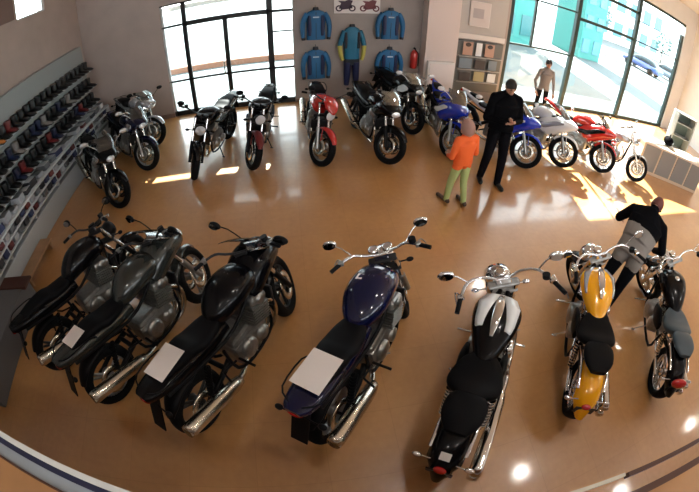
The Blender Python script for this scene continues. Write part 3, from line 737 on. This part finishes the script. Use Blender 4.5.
    for sx in (-1, 1):
        G(HM).ell((sx * .030 * k, .086 * k, .018 * k), (.012 * k, .007 * k, .007 * k), 8, 6).obj('eye', EYE, o)
        G(HM).ell((sx * .031 * k, .088 * k, .038 * k), (.018 * k, .006 * k, .004 * k), 8, 6).obj('eyebrow', hair or HAIRM, o)
    G(HM).ell((0, .091 * k, -.058 * k), (.022 * k, .008 * k, .005 * k), 10, 6).obj('mouth', LIP, o)
    if hair:
        hh = G(HM); R = []
        for i in range(9):
            t = PI / 2 * (1 - i / 8) + (-.35 * i / 8)
            ring = []
            for q in range(22):
                a = 2 * PI * q / 22; ca, sa = math.cos(a), math.sin(a)
                fr_ = max(0, sa) ** 1.5
                tt = t + (.62 * fr_ * (i / 8)) - (.30 * (1 - fr_) * (i / 8) if hairlong else 0)
                ring.append((.082 * k * math.cos(tt) * ca, -.008 * k + .102 * k * math.cos(tt) * sa, .024 * k + .113 * k * math.sin(tt)))
            R.append(ring)
        hh.rings(R).obj('hair', hair, o)
    o.scale = (osc,) * 3
    return tag(o, label, 'person')
def stand(H, stride=.10, aL=None, aR=None, wrL=None, wrR=None, haL=None, haR=None, hw=.19):
    z = H
    J = dict(pel=(0, 0, .53 * z), hipL=(-.09, 0, .50 * z), hipR=(.09, 0, .50 * z), knL=(-.11, stride * .5 + .02, .27 * z), knR=(.11, -stride * .3 + .02, .27 * z),
             anL=(-.12, stride, .055), anR=(.12, -stride, .055), toL=(-.15, stride + .15, .03), toR=(.15, -stride + .15, .03),
             heL=(-.12, stride - .04, .035), heR=(.12, -stride - .04, .035),
             wai=(0, 0, .62 * z), che=(0, .01, .76 * z), shL=(-hw, 0, .805 * z), shR=(hw, 0, .805 * z), neck=(0, 0, .845 * z), head=(0, .02, .92 * z))
    J.update(elL=aL or (-.26, -.02, .62 * z), elR=aR or (.26, -.02, .62 * z), wrL=wrL or (-.24, .12, .49 * z), wrR=wrR or (.24, .12, .49 * z))
    J.update(haL=haL or tuple(Vector(J['wrL']) + Vector((0.02, .06, -.12))), haR=haR or tuple(Vector(J['wrR']) + Vector((-.02, .06, -.12))))
    return J
def limbs(k=1, sleeve=1, leg=2, shoe=3, thin=1.0):
    return [('hipL', 'knL', .085 * k * thin, .06 * k, leg), ('knL', 'anL', .062 * k, .048 * k, leg), ('hipR', 'knR', .085 * k * thin, .06 * k, leg), ('knR', 'anR', .062 * k, .048 * k, leg),
            ('heL', 'toL', .036 * k, .034 * k, shoe), ('heR', 'toR', .036 * k, .034 * k, shoe), ('anL', 'heL', .042 * k, .036 * k, shoe), ('anR', 'heR', .042 * k, .036 * k, shoe),
            ('shL', 'elL', .060 * k, .048 * k, sleeve), ('elL', 'wrL', .046 * k, .034 * k, sleeve), ('shR', 'elR', .060 * k, .048 * k, sleeve), ('elR', 'wrR', .046 * k, .034 * k, sleeve),
            ('neck', 'head', .055 * k, .05 * k, 0), ('shL', 'neck', .055 * k, .06 * k, sleeve), ('shR', 'neck', .055 * k, .06 * k, sleeve)]
def torso(k=1, top=1, leg=2, w=1.0):
    return [('pel', 'wai', .165 * k * w, .150 * k * w, .115 * k, top), ('wai', 'che', .150 * k * w, .185 * k * w, .118 * k, top), ('che', 'neck', .185 * k * w, .07 * k, .10 * k, top)]
# man in black, hands together in front of the chest
H = 1.78
J = stand(H, .09, aL=(-.27, .02, 1.12), aR=(.27, .02, 1.12), wrL=(-.07, .24, 1.16), wrR=(.07, .24, 1.14), haL=(.01, .29, 1.20), haR=(-.01, .30, 1.16))
J['head'] = (0, .05, 1.62)
person('person', (3.05, 4.55), math.radians(180 - 8), J, limbs(1.18), torso(1.12, w=1.12) + [('hipL', 'pel', .13, .15, .11, 2)][:0], 'standing man in black sweater and black trousers, hands held together at chest', (0, 1, -.35),
       mats=(SKIN, BLKCL, mat('black_trousers', (.006, .006, .008), .9, spec=.05), SHOE), hair=mat('short_dark_hair', (.03, .02, .015), .7), osc=1.04)
# child in orange
HC = 1.16; kc = .70
J = stand(HC, .07, hw=.135, aL=(-.19, .0, .72), aR=(.19, .0, .72), wrL=(-.13, .14, .66), wrR=(.13, .14, .66), haL=(-.08, .20, .66), haR=(.08, .20, .66))
J = {k: (v[0] * (.75 if k[:2] in ('hi', 'kn', 'an', 'to', 'he') and k != 'head' else 1), v[1], v[2]) for k, v in J.items()}
J['head'] = (0, .02, 1.045); J['neck'] = (0, 0, .95)
ORG = mat('orange_jacket', (.85, .13, .02), .7); GRN = mat('pale_green_trousers', (.42, .50, .20), .8)
person('person', (2.22, 4.03), math.radians(15), J, limbs(kc * 1.12), torso(kc * 1.18), 'small child in orange jacket and pale green trousers standing on the open floor', (.3, 1, .1), scale=.7,
       mats=(SKIN, ORG, GRN, mat('brown_shoe', (.08, .045, .03), .6)), hair=mat('light_brown_hair', (.36, .20, .16), .7), height_head=.118, hairlong=True, vox=.008, osc=1.13)
# person by the window
H = 1.66
J = stand(H, .03, hw=.165)
person('person', (5.95, 7.35), math.radians(165), J, limbs(.88), torso(.9), 'person in a pale grey top and dark trousers standing close to the big window', (0, 1, -.2),
       mats=(SKIN, mat('pale_grey_top', (.20, .18, .165), .85), mat('charcoal_trousers', (.008, .009, .012), .9, spec=.05), SHOE), hair=HAIRM, hairlong=True)
# person bending over between the cruisers
J = dict(pel=(0, 0, .93), hipL=(-.10, 0, .89), hipR=(.10, 0, .89), knL=(-.12, .06, .49), knR=(.10, .02, .49), anL=(-.13, -.06, .06), anR=(.10, -.04, .06), toL=(-.15, .10, .032), toR=(.12, .12, .032),
         heL=(-.13, -.10, .036), heR=(.10, -.08, .036), wai=(0, .10, 1.06), mid=(.005, .21, 1.16), che=(.01, .30, 1.24), shL=(-.21, .36, 1.28), shR=(.22, .38, 1.28), neck=(.01, .43, 1.35), head=(.03, .53, 1.40),
         elL=(-.34, .40, 1.06), elR=(.36, .36, 1.04), wrL=(-.34, .58, .96), wrR=(.28, .54, .90), haL=(-.30, .68, .93), haR=(.26, .64, .86), pnL=(0, 0, -1), pnR=(0, 0, -1))
BENDR = [list(t) for t in limbs(1.02)]
for t in BENDR:
    pass
person('person', (3.39, 1.78), math.radians(-60), J, limbs(1.15), [('pel', 'wai', .20, .195, .145, 4), ('wai', 'mid', .205, .225, .155, 4), ('mid', 'che', .225, .235, .155, 1), ('che', 'neck', .23, .10, .125, 1)],
       'person bending over between the yellow and the rightmost black cruiser, grey back and black sleeves', (.1, 1, -.9),
       mats=(SKIN, BLKCL, mat('charcoal_trousers', (.008, .009, .012), .9, spec=.05), SHOE, mat('grey_knit', (.20, .175, .155), .9, bump=.4, scale=40)), hair=mat('reddish_brown_hair', (.12, .03, .02), .7), hairlong=True)

# ------------------------------------------------------------------ jackets, suit, sign, extinguisher on the display wall
JB = mat('jacket_blue', (.010, .12, .28), .55, bump=.1, scale=20); JN = mat('jacket_navy', (.004, .010, .06), .5); JK = mat('jacket_black', (.01, .012, .02), .6)
JY = mat('suit_yellow', (.45, .42, .08), .5); JT = mat('suit_teal', (.008, .14, .25), .5)
def zl(g_, S_, x, y, e=2.3, n=18):
    """stack of cross sections along Z: (z, dx, half width, half depth)"""
    R = []
    for z, dx, hw, hd in S_:
        R.append([(x + dx + hw * math.copysign(abs(math.cos(2 * PI * k / n)) ** (2 / e), math.cos(2 * PI * k / n)), y + hd * math.copysign(abs(math.sin(2 * PI * k / n)) ** (2 / e), math.sin(2 * PI * k / n)), z) for k in range(n)])
    return g_.rings(R)
def jacket(x, z, label):
    r = empty('racing_jacket', (x, YB - .09, z), label=label, cat='jacket', group='blue jackets on the display wall')
    zl(G(), [(-.70, 0, .205, .06), (-.5, 0, .19, .065), (-.3, 0, .20, .07), (-.12, 0, .215, .07), (-.05, 0, .17, .06), (-.01, 0, .07, .045)], 0, 0).obj('torso', JB, r)
    zl(G(), [(-.02, 0, .065, .048), (.03, 0, .06, .042), (.055, 0, .055, .038)], 0, 0).obj('collar', JK, r)
    for sx in (-1, 1):
        zl(G(), [(-.60, 0, .03, .03), (-.45, 0, .045, .03), (-.20, 0, .045, .03), (-.13, 0, .03, .03)], sx * .135, -.043).obj('side_panel', JN, r)
        s_ = G().tube([(sx * .17, 0, -.09), (sx * .25, -.005, -.22), (sx * .285, -.01, -.42), (sx * .27, -.02, -.66)], [.065, .06, .052, .042], 14, sub=4).obj('sleeve', JB, r)
        G().tube([(sx * .272, -.02, -.64), (sx * .268, -.02, -.70)], [.044, .042], 14).obj('cuff', JK, s_)
    g_ = G().box((0, -.066, -.36), (.012, .006, .62)); g_.obj('zip', JK, r)
    G().box((0, -.070, -.17), (.13, .008, .03), .003).obj('chest_badge', mat('badge_white', (.55, .65, .75), .5), r)
    G().tube([(0, .03, .04), (0, .08, .10)], .006, 6).obj('hanger_hook', STEEL, r)
jacket(.58, 2.22, 'blue and navy jacket on the display wall, upper left of four')
jacket(2.20, 2.22, 'blue and navy jacket on the display wall, upper right of four')
jacket(.57, 1.29, 'blue and navy jacket on the display wall, lower left above the red motorcycle')
jacket(2.22, 1.27, 'blue and navy jacket on the display wall, lower right above the large black motorcycle')
r = empty('racing_suit', (1.36, YB - .1, .30), label='one-piece teal racing suit with yellow forearms hanging between the blue jackets', cat='racing suit')
zl(G(), [(.72, 0, .17, .07), (.9, 0, .165, .07), (1.15, 0, .19, .08), (1.36, 0, .20, .075), (1.46, 0, .14, .06), (1.50, 0, .07, .045)], 0, 0).obj('torso', JT, r)
zl(G(), [(1.49, 0, .065, .045), (1.56, 0, .055, .04)], 0, 0).obj('collar', JK, r)
zl(G(), [(.60, 0, .18, .075), (.74, 0, .175, .075)], 0, 0).obj('waist_panel', JK, r)
for sx in (-1, 1):
    G().tube([(sx * .16, 0, 1.40), (sx * .23, -.01, 1.22), (sx * .27, -.02, 1.05)], [.065, .058, .05], 14, sub=4).obj('sleeve', JT, r)
    G().tube([(sx * .27, -.02, 1.06), (sx * .25, -.05, .86), (sx * .21, -.06, .72)], [.052, .047, .04], 14, sub=4).obj('forearm', JY, r)
    G().tube([(sx * .09, 0, .66), (sx * .10, -.01, .35), (sx * .11, -.0, .10)], [.09, .075, .055], 14, sub=4).obj('trouser_leg', JN, r)
    zl(G(), [(1.0, 0, .03, .03), (1.2, 0, .04, .03), (1.38, 0, .03, .025)], sx * .14, -.05).obj('side_panel', JK, r)
sg = empty('picture_board', (1.47, YB - .02, 2.11), label='white board with two motorcycle pictures above the racing suit', cat='sign')
G().box((0, 0, .35), (1.0, .03, .70), .004).obj('board', mat('board_white', (.72, .68, .66), .6), sg)
INK = mat('print_dark', (.05, .03, .05), .7); INK2 = mat('print_maroon', (.16, .05, .06), .7)
for cx_, mk in ((-.25, INK), (.27, INK2)):
    g = G()
    for q in (-.14, .14): g.lathe([(-.004, .075), (-.004, .045), (.0, .045), (.0, .075)], (cx_ + q, -.016, .12), 'y', 20, closed=True)
    g.add([(cx_ + a, -.019, b) for a, b in ((-.15, .12), (-.10, .24), (-.17, .30), (-.02, .29), (.06, .33), (.15, .30), (.12, .22), (.15, .12), (.08, .11), (-.06, .09))], [list(range(10))], False)
    g.obj('motorcycle_picture', mk, sg)
ex = empty('fire_extinguisher', (2.80, YB - .10, .82), label='red fire extinguisher on the wall beside the pale column', cat='fire extinguisher')
EXR = mat('extinguisher_red', (.50, .02, .015), .3, 0, .5)
G().lathe([(0, .05), (.0, .075), (.03, .085), (.36, .085), (.42, .06), (.45, .03)], axis='z', n=24).obj('cylinder', EXR, ex)
G().box((0, -.01, .49), (.03, .10, .04), .006).obj('valve', PLAS, ex); G().tube([(0, -.04, .47), (.06, -.09, .40), (.09, -.08, .22), (.095, -.05, .08)], .011, 8, sub=4).obj('hose', PLAS, ex)
G().box((0, .085, .22), (.08, .03, .06), .005).obj('wall_bracket', STEEL, ex)
# low pale cabinet against the column
wc = empty('wall_cabinet', (3.36, 7.93, 0), label='low pale cabinet against the foot of the column', cat='cabinet')
G().box((0, 0, .55), (.66, .12, 1.10), .01).obj('body', WALLW, wc); G().box((0, -.065, .55), (.58, .012, 1.0), .004).obj('door', mat('cabinet_pale', (.75, .68, .66), .5), wc)
# notice board and leaflet rack
BRD = mat('board_grey', (.40, .38, .36), .6); BRD2 = mat('board_light', (.60, .57, .55), .6)
nb = empty('notice_board', (4.50, YB - .05, 0), label='tall grey notice board between the column and the big window', cat='notice board')
G().box((0, 0, 2.35), (1.28, .05, 1.15), .006).obj('upper_panel', BRD, nb); G().box((0, -.01, 1.74), (1.30, .07, .14), .006).obj('ledge', BRD2, nb)
G().box((0, 0, .95), (1.28, .05, 1.35), .006).obj('lower_panel', mat('board_dark', (.13, .13, .12), .5), nb)
for sx in (-.62, .62): G().box((sx, 0, .14), (.05, .06, .28), .005).obj('leg', PLAS, nb)
for z in (1.22, .88, .55): G().box((0, -.06, z), (1.20, .10, .02), .003).obj('shelf', BRD, nb)
def card(x, z, w, h, m, label, y=YB - .10, name='poster', cat='poster', grp=None, frame=True):
    p = empty(name, (x, y, z), label=label, cat=cat, group=grp)
    if frame: G().box((0, .004, h / 2), (w + .03, .012, h + .03), .003).obj('frame', BRD2, p)
    G().box((0, -.004, h / 2), (w, .008, h), .001).obj('sheet', m, p); return p
pc = card(4.36, 2.03, .52, .62, mat('poster_pale', (.52, .47, .45), .6), 'framed pale poster at the top of the notice board')
g = G(); g.box((-.05, -.010, .33), (.28, .004, .25)); g.obj('picture', mat('poster_grey', (.36, .33, .33), .6), pc)
P1 = mat('photo_skin', (.42, .26, .20), .6); P2 = mat('photo_dark', (.05, .04, .04), .6); P3 = mat('photo_bluegrey', (.16, .21, .26), .6); P4 = mat('photo_sand', (.40, .34, .18), .6); P5 = mat('photo_white', (.65, .68, .70), .6)
for i, (x, z, w, h, m, t) in enumerate([(4.12, 1.26, .26, .34, P1, 'small portrait photo card at the left of the top rack row'), (4.42, 1.26, .16, .34, P5, 'narrow white leaflet in the middle of the top rack row'), (4.72, 1.26, .26, .34, P1, 'small portrait photo card at the right of the top rack row'),
        (4.10, .91, .34, .26, P3, 'blue-grey leaflet at the left of the middle rack row'), (4.50, .91, .28, .24, P2, 'dark leaflet in the middle of the middle rack row'), (4.86, .91, .24, .26, P3, 'blue-grey leaflet at the right of the middle rack row'),
        (4.12, .58, .30, .22, P2, 'dark leaflet at the left of the bottom rack row'), (4.52, .58, .30, .26, P4, 'sand-coloured leaflet in the middle of the bottom rack row'), (4.88, .58, .24, .24, P5, 'white leaflet at the right of the bottom rack row')]):
    c2 = card(x, z, w, h, m, t, y=YB - .14, name='leaflet', cat='leaflet', grp='leaflets in the rack', frame=False)
    if m is P1: G().ell((0, -.012, h * .8), (w * .3, .006, h * .16), 12, 6).obj('picture', P2, c2)

# ------------------------------------------------------------------ shelving along the left wall
SHW = mat('shelf_grey', (.30, .33, .33), .5); SHL = mat('shelf_light', (.50, .54, .56), .45); SHB = mat('plinth_white', (.42, .46, .48), .45)
Y0, Y1 = 1.4, 7.95
YM = (Y0 + Y1) / 2; YL = Y1 - Y0
su = empty('wall_shelving', (XL, 0, 0), label='long grey wall shelving with rows of boots along the left wall', cat='shelving')
G().box((.09, YM, 1.62), (.16, YL, 1.62), .006).obj('back_panel', SHW, su)
def shelf(z, dep, x0=.17, m=SHL, th=.03, tilt=.12):
    G().box((x0 + dep / 2, YM, z), (dep, YL, th), .004, Matrix.Rotation(tilt, 4, 'Y')).obj('shelf', m, su)
ROWS = [(1.80, .24), (1.40, .25), (1.02, .26)]
for z, dp in ROWS: shelf(z, dp)
G().box((.26, YM, .60), (.50, YL, .36), .01).obj('cabinet_body', mat('cabinet_grey', (.16, .17, .17), .5), su)
G().box((.30, YM, .80), (.58, YL, .04), .006).obj('counter_top', SHL, su)
for z in (.66, .50): G().box((.33, YM, z), (.56, YL, .025), .004).obj('shelf', SHL, su)
G().box((.29, YM, .20), (.58, YL, .40), .01).obj('plinth', SHB, su)
n_ = 7
for i in range(n_ + 1): G().box((.34, Y0 + YL * i / n_, .60), (.50, .03, .38), .004).obj('divider', SHL, su)
def boot(m, m2):
    r = empty('riding_boot', (0, 0, 0))
    zl(G(), [(.03, 0, .045, .04), (.10, -.005, .05, .045), (.18, -.01, .055, .05), (.25, -.015, .06, .052), (.27, -.015, .055, .048)], -.03, 0).obj('shaft', m, r)
    R = []
    for x, hw, z1 in ((-.085, .02, .06), (-.07, .038, .09), (-.03, .042, .10), (.03, .042, .085), (.09, .045, .065), (.135, .038, .05), (.16, .015, .03)):
        R.append([(x, hw * math.cos(2 * PI * k / 14), .012 + z1 / 2 + z1 / 2 * math.sin(2 * PI * k / 14)) for k in range(14)])
    G().rings(R).obj('foot', m, r)
    G().box((.035, 0, .008), (.25, .085, .016), .005).obj('sole', m2, r)
    return r
BK = mat('boot_black', (.008, .008, .009), .4); BR_ = mat('boot_red', (.12, .012, .012), .4); BN = mat('boot_navy', (.012, .018, .05), .4); BW = mat('boot_white', (.22, .21, .20), .5); BY = mat('boot_orange', (.45, .16, .03), .5)
protos = {n: boot(m, m2) for n, m, m2 in (('black', BK, BK), ('red', BR_, BK), ('navy', BN, BK), ('white', BW, BK), ('orange', BY, BK))}
used = set(); CN = dict(black='black', red='dark red', navy='navy', white='grey', orange='orange')
rows_txt = ['top', 'middle', 'lowest']
for ri, (z, dp) in enumerate(ROWS):
    nb_ = 30; ys = [Y1 - .16 - i * .205 for i in range(30)]
    for i, y in enumerate(ys):
        if ri == 0: c = 'black' if i < 15 else ('red', 'black', 'orange', 'white', 'black')[i % 5]
        elif ri == 1: c = ('black', 'navy', 'black', 'black', 'navy', 'white')[(i * 7 // 3) % 6] if i > 3 else 'black'
        else: c = ('black', 'red', 'black', 'black', 'navy', 'black')[(i * 5 // 2) % 6]
        o = protos[c] if c not in used else copy_tree(protos[c])
        used.add(c)
        o.scale = (1.12, 1.35, .78); o.location = (XL + .17 + .125, y, z + .016); o.rotation_euler = (0, .12, random.uniform(-.08, .08))
        tag(o, '%s riding boot on the %s boot shelf along the left wall' % (CN[c], rows_txt[ri]), 'boot', '%s boots on the %s boot shelf' % (CN[c], rows_txt[ri]))
# boxes and folded goods on the two lower shelves
GD = [mat('goods_white', (.36, .38, .40), .6), mat('goods_dark', (.03, .03, .035), .6), mat('goods_red', (.12, .03, .03), .6), mat('goods_grey', (.14, .15, .16), .6), mat('goods_blue', (.03, .04, .10), .6)]
GN = ['white', 'black', 'red', 'grey', 'navy']
for zi, z in enumerate((.8225,)):
    y = Y0 + .15; i = 0
    while y < Y1 - .25:
        k = random.choice([0, 0, 1, 2, 3, 3, 4, 0]); w = random.uniform(.16, .26); h = random.uniform(.05, .13)
        b = empty('goods_box', (XL + .40, y + w / 2, z), (0, 0, random.uniform(-.15, .15)), '%s box of accessories lying on the long counter under the boots' % GN[k], 'box', '%s boxes on the counter under the boots' % GN[k])
        G().box((0, 0, h / 2), (.24, w * .9, h), .008).obj('carton', GD[k], b); G().box((0, 0, h + .003), (.245, w * .92, .006), .002).obj('lid', GD[0 if k else 3], b)
        y += w + random.uniform(.02, .10)
        i += 1
for j_, (zt, hh_) in enumerate(((.675, .10), (.515, .12))):
    for i in range(34):
        y = Y0 + .12 + i * (YL - .2) / 34
        if abs(((y - Y0) / (YL / 7)) % 1 - .0) < .12: continue
        k = (i * 3 + j_ * 2) % 5
        o = G().box((0, 0, hh_ / 2), (.06, .12, hh_ * random.uniform(.7, 1)), .012).obj('folded_garment', GD[k]); o.location = (XL + .565, y, zt + .0)
        o.location.z = zt + .0; tag(o, '%s folded garment on the %s open shelf below the counter' % (GN[k], ('upper', 'lower')[j_]), 'garment', '%s garments on the %s shelf below the counter' % (GN[k], ('upper', 'lower')[j_]))
# low wooden bench and dark cabinet at the near left
WOOD = mat('light_wood', (.36, .20, .10), .45, noise=.15, scale=6); DWOOD = mat('dark_red_wood', (.06, .018, .012), .4)
bn = empty('wooden_bench', (-4.14, 3.50, 0), label='low light wooden bench in front of the shelving plinth', cat='bench')
G().box((0, 0, .16), (.26, .9, .04), .006).obj('top', WOOD, bn)
for q in (-.4, .4): G().box((0, q, .07), (.22, .04, .14), .004).obj('leg', WOOD, bn)

# ------------------------------------------------------------------ counter at the right
ct = empty('counter', (8.75, 4.75, 0), (0, 0, math.radians(-26)), 'low counter with pale top and grey front at the right edge', 'counter')
G().box((0, 0, .80), (2.3, .55, .05), .008).obj('counter_top', mat('counter_cream', (.75, .66, .55), .35), ct)
G().box((0, .03, .39), (2.2, .46, .78), .01).obj('body', mat('counter_side', (.62, .48, .34), .5), ct)
for k in range(4): G().box((-.80 + k * .54, -.21, .42), (.48, .02, .66), .006).obj('panel', mat('counter_panel', (.22, .21, .20), .5), ct)
bag = empty('helmet_bag', (8.62, 4.98, .826), (0, 0, .4), 'black bag lying on the left end of the pale counter', 'bag')
G().ell((0, 0, .12), (.20, .15, .12), 18, 12).obj('body', BLKCL, bag); G().tube([(-.12, 0, .20), (-.06, 0, .29), (.06, 0, .29), (.12, 0, .20)], .012, 8, sub=4).obj('handle', PLAS, bag)
G().box((0, -.145, .11), (.12, .02, .07), .006).obj('pocket', P5, bag)
rk = empty('display_rack', (10.2, 5.6, 0), (0, 0, -.5), 'grey-green display rack behind the counter at the right edge', 'rack')
for q in (-.35, .35): G().box((q, 0, .8), (.05, .35, 1.6), .006).obj('side_panel', SHW, rk)
for z in (.1, .5, .9, 1.3, 1.58): G().box((0, 0, z), (.70, .33, .03), .004).obj('shelf', SHW, rk)
G().box((0, .17, .8), (.7, .02, 1.6), .004).obj('back_panel', mat('rack_green', (.10, .13, .11), .6), rk)

# ------------------------------------------------------------------ balcony under the camera: floor slab, rail, posts
RD = Vector((.985, -.169, 0)); RN = Vector((.169, .985, 0))                # along the rail, out over the showroom
def rp(t, n, z): return RD * t + RN * n + Vector((0, 0, z))
RAILW = mat('rail_white', (.62, .63, .60), .4); RAILN = mat('rail_navy', (.015, .018, .05), .4); RAILG = mat('rail_grey', (.30, .34, .38), .4); RAILB = mat('rail_brown', (.07, .03, .02), .35)
def beam(g_, t0, t1, n0, n1, z0, z1):
    P = [rp(t, n, z) for t in (t0, t1) for n, z in ((n0, z0), (n1, z0), (n1, z1), (n0, z1))]
    return g_.add(P, [[0, 1, 2, 3], [7, 6, 5, 4], [0, 4, 5, 1], [1, 5, 6, 2], [2, 6, 7, 3], [3, 7, 4, 0]], False)
bwood = mat('balcony_wood', (.34, .17, .07), .35, noise=.12, scale=3)
g = G(); beam(g, -4.5, 6.0, -4.2, -.02, 1.42, 1.60); struct('floor_balcony', g, bwood)
g = G()
for t in (-4.0, -1.0, 2.5, 5.6): beam(g, t - .1, t + .1, -.9, -.7, 0, 1.42)
struct('trim_4', g, WALLW)
rl = empty('balcony_railing', (0, 0, 0), label='balcony railing along the bottom, white and navy at left, brown bars at right', cat='railing')
def part_beam(name, m, *a): g_ = G(); beam(g_, *a); return g_.obj(name, m, rl)
part_beam('white_rail', RAILW, -2.4, -.02, .022, .036, 2.47, 2.50)
part_beam('navy_stripe', RAILN, -2.4, -.02, .008, .022, 2.47, 2.497)
part_beam('grey_band', RAILG, -2.4, -.02, -.021, .008, 2.47, 2.495)
part_beam('brown_edge', RAILB, -2.4, -.02, -.027, -.021, 2.46, 2.50)
part_beam('edge_highlight', mat('highlight_cream', (.50, .44, .34), .4), 0, .55, .040, .048, 2.48, 2.50)  # cream strip stands in for the highlight along a glass edge
part_beam('outer_bar', RAILB, .56, 2.6, .035, .046, 2.48, 2.50)
part_beam('inner_bar', RAILB, .42, 2.6, -.018, 0, 2.47, 2.50)
for t in (-2.3, -.2, .25, 2.4): part_beam('post', RAILB, t - .015, t + .015, -.035, .044, 1.60, 2.47)
for t in (.25, 2.4): part_beam('bracket', RAILB, t - .015, t + .015, -.014, .045, 2.46, 2.49)

dk = empty('low_cabinet', (-4.02, 2.0, 0), label='low grey cabinet with dark red wooden end board at the left edge', cat='cabinet')
G().box((0, 0, .20), (.50, 1.7, .40), .008).obj('body', mat('cabinet_mid_grey', (.12, .12, .125), .5), dk); G().box((0, -.1, .41), (.52, 1.52, .02), .006).obj('top', mat('cabinet_mid_grey', (.12, .12, .125), .5), dk); G().box((.03, .76, .42), (.62, .22, .04), .006).obj('end_board', DWOOD, dk)
